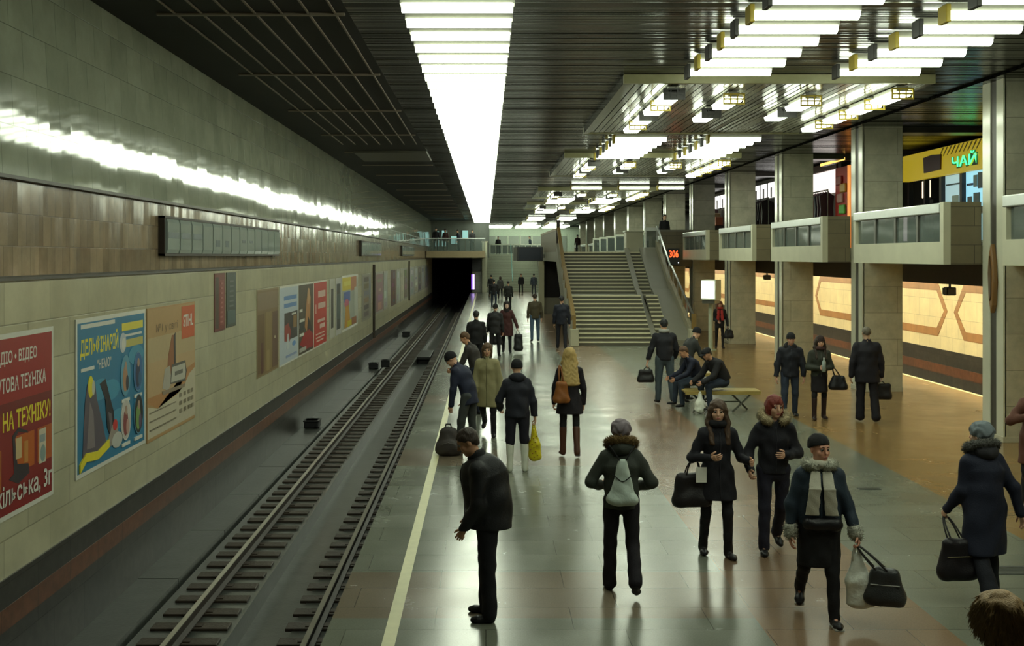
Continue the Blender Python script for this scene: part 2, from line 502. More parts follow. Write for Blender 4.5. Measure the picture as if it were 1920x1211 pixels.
# ---- ceilings
def slat_ceiling(name, x0, x1, y0, y1, z, m, label, pitch=0.105, along='x', thick=0.05):
    n = int(((y1 - y0) if along == 'x' else (x1 - x0)) / pitch)
    v, f = [], []
    for i in range(n):
        a = (y0 if along == 'x' else x0) + i * pitch
        b = a + pitch * 0.86
        e1, e2 = random.uniform(-.006, .006), random.uniform(-.006, .006)
        for t, zz in ((a, z + e1), (b, z + e2), (b, z + thick), (a + pitch, z + thick)):
            if along == 'x':
                v += [(x0, t, zz), (x1, t, zz)]
            else:
                v += [(t, y0, zz), (t, y1, zz)]
    for i in range(n * 4 - 1):
        f.append((2 * i, 2 * i + 2, 2 * i + 3, 2 * i + 1))
    return link_mesh(name, v, f, m)
o = slat_ceiling('ceiling', -1.75, 8.75, NEAR, 119, CEIL, ceiling_metal, '')
struct(o, 'dark glossy slatted ceiling over the platform', 'ceiling')
struct(MB().box(-5.2, 15.2, NEAR, FAR + 18, CEIL + .12, CEIL + .3).build('ceiling_slab', ceiling_black), 'black slab above the slatted ceiling', 'ceiling')
struct(MB().box(-5.0, -1.75, NEAR, 98, CEIL, CEIL + .12).build('ceiling_track', ceiling_black), 'black ceiling over the left track', 'ceiling')
grid = mat('grey brown ceiling battens', (0.21, 0.17, 0.13), rough=0.5)
gb = MB()
for i in range(18):
    yy = 9.55 + 4.75 * i
    gb.box(-4.2, -1.8, yy - .035, yy + .035, CEIL - .03, CEIL)
for k in range(7):
    xx = -1.92 - .34 * k
    gb.box(xx - .012, xx + .012, NEAR, 31.0, CEIL - .02, CEIL)
struct(gb.build('trim_5', grid), 'grid of thin battens on the black track ceiling', 'trim')
struct(MB().box(-3.9, -1.75, 33.0, 36.0, CEIL - .06, CEIL).build('ceiling_panel', mat('dull ceiling patch', (0.085, 0.08, 0.06), rough=.5)), 'dull lighter patch on the black track ceiling', 'ceiling')
struct(slat_ceiling('ceiling_mezzanine', 8.7, RWALL_X, NEAR, FAR, 6.25, ceiling_metal, '', pitch=0.3), 'glossy slatted ceiling above the balcony', 'ceiling')
bm = MB()
for yy in COLS_Y:
    bm.box(9.0, RWALL_X, yy + .1, yy + .75, 6.12, 6.3)
struct(bm.build('trim_6', mat('dark downstand', (0.04, 0.037, 0.03), rough=.3)), 'dark beams across the balcony ceiling', 'trim')

# ---- mezzanine slab and the drop beam over the far platform edge
struct(MB().box(9.0, RWALL_X, NEAR, FAR, 3.05, MEZ).build('floor_mezzanine', concrete_pale), 'slab of the balcony above the far platform', 'floor')
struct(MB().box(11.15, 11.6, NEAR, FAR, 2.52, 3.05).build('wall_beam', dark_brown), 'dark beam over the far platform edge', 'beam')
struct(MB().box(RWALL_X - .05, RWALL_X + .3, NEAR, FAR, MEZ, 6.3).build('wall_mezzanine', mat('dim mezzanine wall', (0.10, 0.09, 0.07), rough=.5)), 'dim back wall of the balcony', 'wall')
struct(MB().box(11.6, RWALL_X, NEAR, FAR, 3.03, 3.05).build('ceiling_far_track', mat('pale track soffit', (.5, .45, .3), rough=.6)), 'soffit above the far track', 'ceiling')

# ---- columns
for i, yy in enumerate(COLS_Y):
    xl, xr, dp = 8.87, 9.82, 0.8
    far = i - 1
    lab = ['stone column just outside the right of the view', 'nearest stone column at the right edge of the view', 'second stone column from the right, beside the man in the long coat',
           'third stone column from the right, behind the man in a beanie', 'fourth stone column, behind the woman in a red scarf', 'fifth stone column from the right, behind the lit sign on a pole'][i] if i < 6 else \
          'far stone column, number %s beyond the stair counting away' % ['one', 'two', 'three', 'four', 'five', 'six', 'seven', 'eight', 'nine', 'ten'][i - 6]
    t = thing('column', (xl, yy, 0), lab, 'column', None, 'structure')
    MB().box(xl + .03, xr, yy, yy + dp, 0, CEIL).build('shaft', column_stone, t)
    MB().box(xl, xl + .05, yy, yy + .26, 0, CEIL).build('pilaster', column_pale, t)
    MB().box(xl, xl + .05, yy + dp - .3, yy + dp, 0, CEIL).build('pilaster', column_pale, t)
    MB().box(xl + .02, xl + .034, yy + .26, yy + dp - .3, 0, CEIL).build('groove', groove_dark, t)
    MB().box(xl - .01, xr + .01, yy - .01, yy + dp + .01, 0, .1).build('plinth', column_stone, t)
wedge = mat('amber curved sign', (0.20, 0.10, 0.03), rough=.4)
t = thing('wall_lamp', (8.8, 19.5, 2.9), 'brown leaf shaped plaque on the groove of the nearest column', 'plaque')
MB().prism([(19.42, 2.35), (19.5, 2.2), (19.58, 2.45), (19.62, 2.9), (19.58, 3.2), (19.5, 3.42), (19.42, 3.1), (19.38, 2.75)], 'x', 8.78, 8.87).build('plaque', wedge, t, bevel=.02)
MB().prism([(19.46, 2.5), (19.5, 2.42), (19.54, 2.6), (19.56, 2.9), (19.5, 3.2), (19.45, 2.95)], 'x', 8.765, 8.785).build('raised_rib', mat('dark amber rib', (.09, .05, .02), rough=.4), t)
t.name = 'column_plaque'

# ---- balcony parapets, one per bay
pane = mat('grey tinted balcony glass', (0.12, 0.15, 0.14), rough=0.06, var=0.05, alpha=0.62)
bay_words = ['beside the nearest column, cut by the right edge of the view', 'below the yellow kiosk sign', 'below the red and white clothes shop', 'below the dim shop with white lit panels',
             'between the fourth and fifth columns', 'just above the red numeral clock', 'first one past the stair head', 'second one past the stair head', 'third one past the stair head',
             'fourth one past the stair head', 'fifth one past the stair head', 'sixth one past the stair head', 'seventh one past the stair head']
end_stone = tile_mat('brown end panel stone', 's', 'z', 0.9, 0.34, (0.18, 0.152, 0.09), (0.155, 0.13, 0.077), (0.06, 0.052, 0.032), rough=.4, var=.15)
for i in range(13):
    y0, y1, x0 = COLS_Y[i] + 0.85, COLS_Y[i + 1] - 1.45, 8.2
    t = thing('balcony_parapet', (x0, y0, 3.05), 'pale balcony parapet with glass panes, ' + bay_words[i], 'parapet', None, 'structure')
    MB().box(x0 + .1, 9.0, y0 + .13, y1 - .01, 3.06, MEZ).build('ledge', concrete_pale, t)
    MB().box(x0 - .01, x0 + .1, y0 + .16, y1, 3.05, 3.46).build('fascia', concrete_pale, t)
    MB().box(x0 + .12, 8.87, y0, y0 + .12, 3.05, 4.17).build('end_panel', end_stone, t)
    MB().box(x0 - .01, x0 + .12, y0 - .003, y0 + .16, 3.05, 4.17).build('end_post', concrete_pale, t)
    MB().box(x0 - .02, x0 + .13, y0 + .16, y1, 3.97, 4.16).build('top_rail', steel, t, bevel=.02)
    MB().box(x0 - .01, x0 + .12, y1 - .12, y1, 3.46, 3.97).build('end_post', concrete_pale, t)
    for k in range(4):
        a = y0 + .16 + (y1 - y0 - .28) * k / 4
        b = y0 + .16 + (y1 - y0 - .28) * (k + 1) / 4
        MB().box(x0 + .05, x0 + .06, a + .04, b - .04, 3.46, 3.97).build('glass_pane', pane, t)
        if k:
            MB().box(x0 + .02, x0 + .09, a - .05, a + .05, 3.46, 3.97).build('baluster', steel_dark, t)

# small dark loudspeakers below the beam
spk = mat('black loudspeaker', (.012, .012, .012), rough=.5)
for i, (x, y) in enumerate(((11.35, 27.4), (11.35, 45.2))):
    t = thing('loudspeaker', (x, y, 2.52), ['black loudspeaker under the beam between the first and second columns', 'small black loudspeaker under the beam between the third and fourth columns'][i], 'loudspeaker')
    MB().box(x - .12, x + .12, y - .12, y + .12, 2.24, 2.44).build('case', spk, t, bevel=.03)
    MB().tube([(x, y, 2.44), (x, y, 2.53)], .03).build('bracket', spk, t)
    MB().box(x - .14, x - .12, y - .1, y + .1, 2.26, 2.42).build('grille', steel_dark, t)
# ---------------------------------------------------------------- light fixtures
glow = emit('cool fluorescent diffuser', TUBE_COLOUR, TUBE_POWER)
warm_glow = emit('warm fluorescent diffuser', WARM_COLOUR, WARM_POWER)
housing_m = mat('grey lamp housing', (0.30, 0.30, 0.24), rough=0.4)
socket_m = mat('yellow lamp socket', (0.50, 0.38, 0.03), rough=0.45)
socket_d = mat('dark lamp socket', (0.03, 0.028, 0.025), rough=0.5)

def cross_lamp(name, label, group, length, m, sock=None):
    """fixture running across the hall, origin at the ceiling, hanging down"""
    t = thing(name, (0, 0, 0), label, 'light', group)
    h = length / 2
    MB().box(-h, h, -.09, .09, -.1, 0).build('housing', housing_m, t)
    prof = [(-.11, -.1)] + [(.11 * math.cos(PI + PI * k / 6), -.11 + .085 * math.sin(PI + PI * k / 6)) for k in range(7)] + [(.11, -.1)]
    MB().prism(prof, 'x', -h + .02, h - .02).build('diffuser', m, t, smooth=False)
    if sock:
        for s in (-1,):
            MB().box(s * h - .03, s * h + .03, -.13, .13, -.24, -.02).build('socket', sock, t, bevel=.01)
    return t
def place(proto, first, loc):
    if first:
        proto.location = loc
        return proto
    return dup(proto, loc)

# long strip over the platform edge
p = cross_lamp('strip_light', 'white fluorescent fixture crossing the long bright strip over the platform edge', 'fixtures of the long ceiling strip', 1.36, glow)
for i in range(104):
    place(p, i == 0, (-0.34, 8.15 + 0.865 * i, CEIL - .01))

# blocks of cross fixtures between the rafts
rows = [12.0 + .85 * i for i in range(8)], [28.3 + .82 * i for i in range(7)], [48.4], [57.6 + .85 * i for i in range(6)], [71.2 + .85 * i for i in range(6)], [86 + .85 * i for i in range(6)], [100 + .9 * i for i in range(9)]
where = ['of the nearest lamp group', 'of the group past the nearest raft', 'of the trio above the stair', 'of the lamp group over the stair head',
         'of the lamp group past the stair head', 'of the remote lamp group', 'of the last lamp group']
for bi, ys in enumerate(rows):
    for xi, xc in enumerate((3.9, 6.28) if bi != 2 else (4.35, 6.4, 8.0)):
        for par in (0, 1):
            sub = [y for k, y in enumerate(ys) if k % 2 == par]
            if not sub:
                continue
            side = ('left row of two', 'right row of two')[xi] if bi != 2 else ('left', 'middle', 'right')[xi]
            p = cross_lamp('ceiling_light', 'fluorescent fixture with a %s end, %s %s' % (('yellow', 'dark')[par], side.replace(' of two', ''), where[bi]),
                           'ceiling fixtures %s, %s' % (where[bi], side), 1.34 if bi != 2 or xi < 2 else 1.15, glow, (socket_m, socket_d)[par])
            for k, y in enumerate(sub):
                place(p, k == 0, (xc, y, CEIL - .02))

# dropped rafts with lengthwise lamps
def lamp_long(label, group, sock):
    t = thing('raft_light', (0, 0, 0), label, 'light', group)
    MB().box(-.1, .1, 0, 1.15, -.09, 0).build('housing', housing_m, t)
    MB().prism([(-.17, -.09), (-.14, -.17), (.14, -.17), (.17, -.09)], 'y', .03, 1.15).build('diffuser', glow, t)
    g = MB().box(-.19, .19, -.01, .02, -.06, -.03).box(-.19, .19, -.01, .02, -.23, -.2).box(-.19, .19, -.01, .02, -.145, -.115)
    for x in (-.19, -.07, .05, .17):
        g.box(x, x + .025, -.012, .022, -.23, -.03)
    if sock is socket_d:
        g.box(-.19, .19, 0, .02, -.23, -.03)
    g.build('end_grid', sock, t)
    return t
raft_pos = ['first wholly visible', 'second visible', 'third', 'fourth', 'overhead']
for ri, y0 in enumerate((19.05, 33.5, 50.4, 64.0, 4.4)):
    y1 = y0 + (8.0 if ri in (0, 1, 4) else 6.6)
    t = thing('ceiling_raft', (5, (y0 + y1) / 2, CEIL), 'dropped slatted ceiling raft with yellowish border, %s one' % raft_pos[ri], 'ceiling raft')
    zb = CEIL - .16
    o = slat_ceiling('slats', 2.45, 7.55, y0 + .1, y1 - .1, zb + .02, raft_metal, '', pitch=.13, along='y', thick=.03)
    o.parent = t; o.location = -wloc(t)
    MB().box(2.35, 7.65, y0, y0 + .12, zb, CEIL - .01).build('border', raft_trim, t)
    MB().box(2.35, 7.65, y1 - .12, y1, zb, CEIL - .01).build('border', raft_trim, t)
    MB().box(2.35, 2.47, y0 + .12, y1 - .12, zb, CEIL - .01).build('border', raft_metal, t)
    MB().box(7.53, 7.65, y0 + .12, y1 - .12, zb, CEIL - .01).build('border', raft_metal, t)
    lines = [(3.26, (.25, 1.75, 3.3, 4.9), 1), (4.43, (.85, 2.85), 0), (5.88, (1.1, 2.7), 0), (7.2, (.2, 1.6, 3.1, 4.7), 0)]
    for li, (xc, ds, par) in enumerate(lines):
        for k, d in enumerate(ds):
            yellow = (k + par) % 2 == 0 or li == 3
            word = ['first', 'second', 'third', 'fourth'][k]
            lab = 'raft lamp with %s end, %s of line %s under the %s raft' % ('yellow grid' if yellow else 'dark', word, ['one', 'two', 'three', 'four'][li], raft_pos[ri])
            if ri == 0 and li == 0 and k == 0:
                lamps = {True: lamp_long(lab, '', socket_m), False: lamp_long(lab, '', socket_d)}
                used = set()
            pr = lamps[yellow]
            loc = (xc, y0 + d * (1.25 if ri == 1 and False else 1.0) + .1, zb - .005)
            if yellow not in used:
                used.add(yellow)
                pr.location = loc; pr['label'] = lab; pr['group'] = 'lamps under the ceiling rafts'
            else:
                q = dup(pr, loc, lab)
                q['group'] = 'lamps under the ceiling rafts'

# warm fixtures hidden behind the drop beam, lighting the far track wall
t = thing('track_light', (0, 0, 0), 'warm fluorescent fixture tucked behind the beam above the far track', 'light', 'warm lamps over the far track')
MB().box(-.07, .07, -1.3, 1.3, -.06, 0).build('housing', housing_m, t)
MB().prism([(-.09, -.06), (-.06, -.13), (.06, -.13), (.09, -.06)], 'y', -1.28, 1.28).build('diffuser', warm_glow, t)
for i in range(24):
    place(t, i == 0, (11.76, 13.5 + 3.4 * i, 3.03))

# bright fixtures on the upper floor at the far end
p = cross_lamp('end_light', 'bright fixture above the head of the far stair', 'lamps above the head of the far stair', 2.4, glow)
for i in range(4):
    for k in range(3):
        place(p, i == 0 and k == 0, (1.4 + 2.8 * k, 109.5 + 2.2 * i, 6.28))
# ---------------------------------------------------------------- broad stair to the balcony level
stair_stone = tile_mat('grey stair granite', 'x', 'y', 1.4, 0.4, (0.26, 0.25, 0.17), (0.22, 0.21, 0.145), (0.1, 0.1, 0.07), rough=.4, var=.2, nscale=3)
nosing_m = mat('worn pale stair nosing', (0.68, 0.64, 0.44), rough=.4)
flank_m = mat('grey stair flank', (0.20, 0.19, 0.145), rough=.4, var=.15, scale=2)
riser_m = mat('dark stair riser', (0.10, 0.095, 0.065), rough=.5)  # risers in a darker tone than the treads
ST_Y, RISE, TREAD = 40.0, 3.38 / 24, 0.29
def step_y(i):                      # front of step i (0..23)
    return ST_Y + i * TREAD + (1.4 if i >= 12 else 0)
TOP_Y = step_y(23) + TREAD
def slope_profile(off, y_pad=0.0):
    """polyline along the pitch of the flight, lifted by off"""
    return [(ST_Y - .1, off), (step_y(12) - TREAD, 12 * RISE + off), (step_y(12), 12 * RISE + off), (TOP_Y, 3.38 + off)]
t = thing('staircase', (4.8, ST_Y, 0), 'broad pale granite stair rising from the platform to the balcony level', 'stairs')
for (xa, xb) in ((3.22, 5.97), (6.17, 6.62)):
    for i in range(24):
        y, z = step_y(i), (i + 1) * RISE
        y2 = step_y(i + 1) if i < 23 else TOP_Y
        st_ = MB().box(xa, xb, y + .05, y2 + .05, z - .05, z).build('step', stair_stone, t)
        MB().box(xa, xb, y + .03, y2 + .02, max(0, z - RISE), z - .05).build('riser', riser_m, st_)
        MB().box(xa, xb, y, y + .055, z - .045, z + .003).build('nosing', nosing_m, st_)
def ramp(xa, xb, off, m, name, low=-.0):
    pr = slope_profile(off)
    prof = [(ST_Y - .1, 0)] + pr + [(TOP_Y, 2.9), (step_y(12), 12 * RISE - .45), (ST_Y + .8, 0)]
    MB().prism(prof, 'x', xa, xb).build(name, m, t)
ramp(5.97, 6.17, .17, flank_m, 'ramp_strip')
ramp(6.62, 7.32, .2, flank_m, 'flank')
ramp(3.04, 3.22, .42, flank_m, 'flank')
ramp(7.32, 7.46, .5, mat('warm grey coping', (.30, .27, .18), rough=.4), 'flank')
def rail_on(x, off, m, name, r=.035):
    pts = [(x, a, b + off) for a, b in slope_profile(0)]
    mb = MB().tube([(x, pts[0][1], pts[0][2])] + pts[1:], r, 8)
    mb.build(name, m, t)
rl = MB()
pr = slope_profile(0)
for (a, b) in zip(pr[:-1], pr[1:]):
    rl.prism([(a[0], a[1] + .98), (b[0], b[1] + .98), (b[0], b[1] + 1.1), (a[0], a[1] + 1.1)], 'x', 3.06, 3.2)
rl.build('handrail', brass, t)
rl2 = MB()
for (a, b) in zip(pr[:-1], pr[1:]):
    rl2.prism([(a[0], a[1] + 1.08), (b[0], b[1] + 1.08), (b[0], b[1] + 1.13), (a[0], a[1] + 1.13)], 'x', 7.36, 7.42)
rl2.build('handrail', steel, t)
def z_on(y):
    for (a, b) in zip(pr[:-1], pr[1:]):
        if a[0] <= y <= b[0]:
            return a[1] + (b[1] - a[1]) * (y - a[0]) / (b[0] - a[0])
    return 3.38
for k in range(9):
    y = ST_Y + .05 + k * (TOP_Y - ST_Y - .2) / 8
    MB().box(3.11, 3.16, y, y + .06, z_on(y) + .4, z_on(y) + 1.0).build('baluster', brass, t)
    MB().box(7.37, 7.41, y, y + .06, z_on(y) + .5, z_on(y) + 1.09).build('baluster', steel, t)
MB().box(2.98, 3.28, ST_Y - .45, ST_Y - .08, 0, .62).build('newel_block', concrete_pale, t, bevel=.02)
MB().box(7.2, 7.5, ST_Y - .4, ST_Y - .08, 0, .62).build('newel_block', concrete_pale, t, bevel=.02)
MB().box(3.07, 3.19, ST_Y - .32, ST_Y - .2, .62, 1.12).build('newel_post', brass, t)
MB().box(7.3, 7.46, ST_Y - .32, ST_Y - .2, .62, 1.15).build('newel_post', brass, t)
MB().box(3.04, 3.2, TOP_Y - .1, TOP_Y + .06, 3.38, 4.75).build('newel_post', dark_brown, t)

# landing at the stair head with its parapet and the dark space below
struct(MB().box(3.04, 8.87, TOP_Y + .02, 62, 2.95, 3.38).build('floor_landing', flank_m), 'landing at the head of the stair', 'floor')
struct(MB().box(7.54, 9.0, 61.8, 112, 2.95, 3.38).build('floor_landing_far', flank_m), 'upper floor beyond the stair head', 'floor')
lp = thing('landing_parapet', (3.1, 49, 3.38), 'brown parapet along the left edge of the stair head landing', 'parapet', None, 'structure')
MB().box(3.04, 3.16, TOP_Y + .1, 61.8, 3.38, 4.3).build('parapet_panel', mat('brown parapet panel', (0.12, 0.095, 0.05), rough=.5), lp)
MB().box(3.02, 3.18, TOP_Y + .1, 61.8, 4.3, 4.4).build('top_rail', brass, lp)
uw = struct(MB().box(2.95, 7.4, 61.6, 61.8, 0, 2.95).build('wall_understair', black_dark), 'black panel painted as the shaded opening below the stair head landing', 'wall')  # flat black stands in for the shade of an opening below the landing
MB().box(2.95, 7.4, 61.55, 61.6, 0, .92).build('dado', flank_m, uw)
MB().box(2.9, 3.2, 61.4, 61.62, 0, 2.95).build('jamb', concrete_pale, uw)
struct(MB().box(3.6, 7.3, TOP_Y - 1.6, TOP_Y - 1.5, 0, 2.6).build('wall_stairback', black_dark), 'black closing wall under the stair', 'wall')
pd = thing('stone_pedestal', (6.45, TOP_Y + .6, 3.38), 'pale stone block at the head of the stair', 'pedestal')
MB().box(6.08, 6.82, TOP_Y + .15, TOP_Y + 1.0, 3.38, 4.24).build('block', concrete_pale, pd, bevel=.02)
MB().box(6.04, 6.86, TOP_Y + .11, TOP_Y + 1.04, 4.24, 4.3).build('cap', column_pale, pd, bevel=.01)
gp = thing('glass_balustrade', (7.3, TOP_Y, 3.38), 'glass and steel balustrade at the right of the stair head', 'balustrade')
MB().box(6.95, 7.4, TOP_Y + .3, TOP_Y + .33, 3.48, 4.3).build('glass_pane', pane, gp)
MB().box(6.9, 7.45, TOP_Y + .27, TOP_Y + .36, 4.3, 4.44).build('top_rail', steel, gp)
for x in (6.92, 7.4):
    MB().box(x, x + .05, TOP_Y + .29, TOP_Y + .34, 3.38, 4.32).build('post', steel, gp)
kb = thing('brown_panel', (7.8, TOP_Y, 3.0), 'broad brown stone panel between the stair head and the fifth column', 'panel', None, 'structure')
MB().box(7.5, 8.85, TOP_Y - .3, TOP_Y - .1, 2.75, 4.25).build('panel_face', end_stone, kb)
MB().box(7.46, 8.87, TOP_Y - .32, TOP_Y - .08, 4.25, 4.33).build('coping', flank_m, kb)
# white frames standing along the landing (ticket barriers)
bar_m = mat('white barrier frame', (0.62, 0.66, 0.55), rough=.4)
for i in range(5):
    y = 57.5 + 4.2 * i
    t2 = thing('barrier_frame', (7.6, y, 3.38), 'white rectangular barrier frame on the upper floor, %s from the stone pedestal' % ['first', 'second', 'third', 'fourth', 'fifth'][i], 'barrier', 'white frames on the upper floor')
    f = MB()
    f.box(7.1, 8.2, y, y + .08, 4.28, 4.38).box(7.1, 7.18, y, y + .08, 3.38, 4.3).box(8.12, 8.2, y, y + .08, 3.38, 4.3).box(7.1, 8.2, y, y + .08, 3.4, 3.5)
    f.build('frame', bar_m, t2)
    MB().box(7.18, 8.12, y + .03, y + .05, 3.5, 4.28).build('infill', pane, t2)

# numeral clock
clock = thing('numeral_clock', (8.1, 47.6, 2.75), 'black clock with red lit numerals hung by the fifth column', 'clock')
ck = mat('black clock case', (.01, .01, .012), rough=.4)
MB().box(7.62, 8.12, 46.9, 47.1, 2.82, 3.52).build('case', ck, clock, bevel=.02)
v, f = text_mesh('306', .3, .38, .02)
link_mesh('digits', [(7.68 + a, 46.89, 3.14 + b) for a, b, _ in v], f, emit('red numerals', (1.0, .09, .02), 3.0), clock)
MB().box(8.04, 8.08, 46.88, 46.9, 2.9, 2.94).build('status_lamp', emit('white pilot lamp', (.9, .9, 1), 2.0), clock)
MB().box(7.98, 8.08, 47.05, TOP_Y - .28, 2.95, 3.15).build('bracket', ck, clock)

# lit sign on a pole
lit = emit('white sign face', (1.0, 1.0, .9), 2.2)
sp = thing('pole_sign', (7.63, 38.0, 0), 'white lit box sign on a pale pole before the fourth column', 'sign')
pole_m = mat('pale green pole', (.40, .44, .33), rough=.35)
MB().tube([(7.63, 38, .02), (7.63, 38, 1.75)], .075, 12).build('pole', pole_m, sp)
MB().tube([(7.63, 38, 0), (7.63, 38, .03)], .2, 16).build('base', pole_m, sp)
MB().prism([(7.28, 37.8), (7.7, 37.55), (8.0, 38.1), (7.58, 38.35)], 'z', 1.72, 2.4).build('case', mat('pale sign case', (.5, .54, .42), rough=.4), sp)
MB().add([(7.26, 37.79, 1.78), (7.66, 37.55, 1.78), (7.66, 37.55, 2.36), (7.26, 37.79, 2.36)], [(0, 1, 2, 3)]).build('lit_face', lit, sp)
MB().prism([(7.3, 37.82), (7.68, 37.6), (7.95, 38.08), (7.6, 38.3)], 'z', 1.6, 1.7).build('tray', steel_dark, sp)

# hung display board left of the landing
db = thing('display_board', (2.3, 58, 3.3), 'dark blank display board hung beside the stair landing', 'display')
MB().box(1.62, 2.95, 57.9, 58.1, 2.93, 3.68).build('case', ck, db, bevel=.02)
MB().box(1.7, 2.87, 57.885, 57.9, 3.0, 3.62).build('screen', mat('dead blue grey screen', (.02, .024, .035), rough=.15), db)
MB().box(1.42, 1.62, 57.92, 58.08, 2.96, 3.66).build('side_case', mat('grey display side', (.09, .09, .075), rough=.5), db)
MB().box(2.95, 3.05, 57.95, 58.05, 3.1, 3.3).build('bracket', steel_dark, db)

# ---------------------------------------------------------------- far end of the hall
pale_green = mat('pale green end wall', (0.66, 0.80, 0.62), rough=.45)
endm = tile_mat('grey green end stone', 'x', 'z', 1.0, .5, (.38, .41, .32), (.34, .37, .29), (.2, .22, .16), rough=.4)
struct(MB().box(-1.3, -.35, 98, 98.4, 0, 3.05).build('wall_end', endm), 'end wall piece beside the tunnel mouth', 'wall')
struct(MB().box(-5.1, -1.2, 128, 128.3, -1.8, 3.2).build('wall_tunnel_end', black_dark), 'black depth of the tunnel', 'wall')
struct(MB().box(-5.3, -4.9, 98, 128, -1.8, 3.2).build('wall_tunnel_left', black_dark), 'black side of the tunnel', 'wall')
struct(MB().box(-1.3, -1.2, 98, 128, -1.8, 3.2).build('wall_tunnel_right', black_dark), 'black right side of the tunnel', 'wall')
struct(MB().box(-5.3, -1.2, 98, 128, 3.0, 3.2).build('ceiling_tunnel', black_dark), 'black roof of the tunnel', 'ceiling')
pl = thing('end_pillar', (-.1, 98, 0), 'slim pale lit pillar right of the tunnel mouth', 'pillar', None, 'structure')
MB().box(-.33, .12, 97.6, 98.2, 0, 4.4).build('shaft', mat('pale pillar', (.62, .64, .47), rough=.3), pl)
MB().box(-.4, .2, 97.55, 98.25, 4.4, 4.5).build('cap', concrete_pale, pl)
bx = thing('dark_board', (-.9, 97.9, 2.2), 'black notice board high beside the tunnel mouth', 'board')
MB().box(-1.22, -.4, 97.85, 97.98, 1.85, 2.95).build('case', ck, bx, bevel=.02)
MB().box(-1.15, -.47, 97.84, 97.85, 1.92, 2.88).build('face', mat('dead board face', (.015, .015, .02), rough=.3), bx)
vs = thing('violet_light', (-1.15, 97.8, .9), 'slim violet white lit strip at the tunnel mouth', 'light')
MB().box(-1.28, -1.0, 97.82, 97.98, .2, 1.65).build('case', ck, vs)
MB().box(-1.16, -1.0, 97.8, 97.82, .28, 1.6).build('lit_face', emit('violet white lamp', (.72, .55, 1.0), 2.2), vs)
MB().box(-1.27, -1.17, 97.8, 97.82, .28, 1.6).build('violet_edge', emit('violet edge lamp', (.25, .05, .9), 1.2), vs)
# footbridge over the tunnel mouth
fb = thing('footbridge', (-2.5, 88, 3.05), 'tan footbridge crossing above the tunnel mouth', 'bridge', None, 'structure')
MB().box(-4.68, -.05, 88, 98, 3.07, 3.6).build('deck', mat('tan bridge edge', (.34, .27, .15), rough=.5), fb)
MB().box(-4.68, -.05, 88, 88.06, 4.55, 4.62).build('top_rail', steel, fb)
MB().box(-4.6, -.1, 88.02, 88.05, 3.6, 4.55).build('glass_pane', mat('clear greenish glass', (.16, .22, .2), rough=.08, alpha=.35), fb)
for k in range(7):
    MB().box(-4.66 + .76 * k, -4.62 + .76 * k, 87.99, 88.07, 3.6, 4.55).build('post', steel_dark, fb)
struct(MB().box(-5.0, .3, 98.2, 98.5, 3.05, CEIL).build('wall_bridge', mat('dim bridge wall', (.12, .14, .12), rough=.5)), 'dim wall behind the footbridge', 'wall')
cyan = emit('cyan lit shop pane', (.45, .85, .8), .5)
for i, (xa, xb, za, zb) in enumerate(((-4.5, -4.05, 4.0, 5.4), (-3.9, -3.35, 4.0, 5.5), (-3.1, -2.3, 4.2, 5.0), (-2.1, -1.5, 4.7, 5.5))):
    s = thing('shop_window', (xa, 98.1, za), 'cyan lit shop window behind the footbridge, %s from the track wall' % ['first', 'second', 'third', 'fourth'][i], 'shop window')
    MB().box(xa, xb, 98.05, 98.2, za, zb).build('frame', steel_dark, s)
    MB().box(xa + .05, xb - .05, 98.03, 98.05, za + .05, zb - .05).build('lit_pane', cyan, s)
struct(MB().box(-.5, 15, 118, 118.4, 0, CEIL).build('wall_back', pale_green), 'pale green wall closing the far end', 'wall')
struct(MB().box(-.5, 12, 112, 118, -.2, 0).build('floor_far', floor_mat), 'floor at the foot of the far stair', 'floor')
# far stair
fs = thing('far_staircase', (2.4, 101, 0), 'distant grey stair rising at the far end of the platform', 'stairs')
tr, no = MB(), MB()
for i in range(24):
    y, z = 101 + i * .3, (i + 1) * RISE
    tr.box(.15, 4.9, y, 108.3, z - RISE, z - .002)
    no.box(.15, 4.9, y - .015, y + .05, z - .04, z + .004)
tr.build('tread', mat('grey far tread', (.36, .39, .30), rough=.45), fs); no.build('nosing', mat('pale far nosing', (.5, .54, .42), rough=.4), fs)
MB().box(-.1, .15, 101, 108.4, 0, 3.9).build('flank', flank_m, fs)
MB().box(4.9, 5.1, 101, 108.4, 0, 3.9).build('flank', flank_m, fs)
MB().tube([(2.4, 100.9, .95), (2.4, 108.2, 4.3)], .04, 6).build('handrail', mat('teal painted rail', (.08, .3, .26), rough=.4), fs)
struct(MB().box(-.1, 8.8, 108.4, 118, 3.0, 3.38).build('floor_upper', flank_m), 'upper floor at the far end', 'floor')
for i in range(6):
    x = .4 + i * 1.15
    b = thing('far_barrier', (x, 108.6, 3.38), 'grey railing panel at the head of the far stair, place %s from the tunnel' % ['one', 'two', 'three', 'four', 'five', 'six'][i], 'railing', 'railing panels at the far stair head')
    MB().box(x, x + 1.1, 108.55, 108.6, 4.25, 4.35).box(x, x + .06, 108.55, 108.6, 3.38, 4.3).box(x + .55, x + .6, 108.55, 108.6, 3.38, 4.3).build('frame', bar_m, b)
    MB().box(x + .06, x + 1.08, 108.57, 108.58, 3.45, 4.25).build('glass_pane', pane, b)
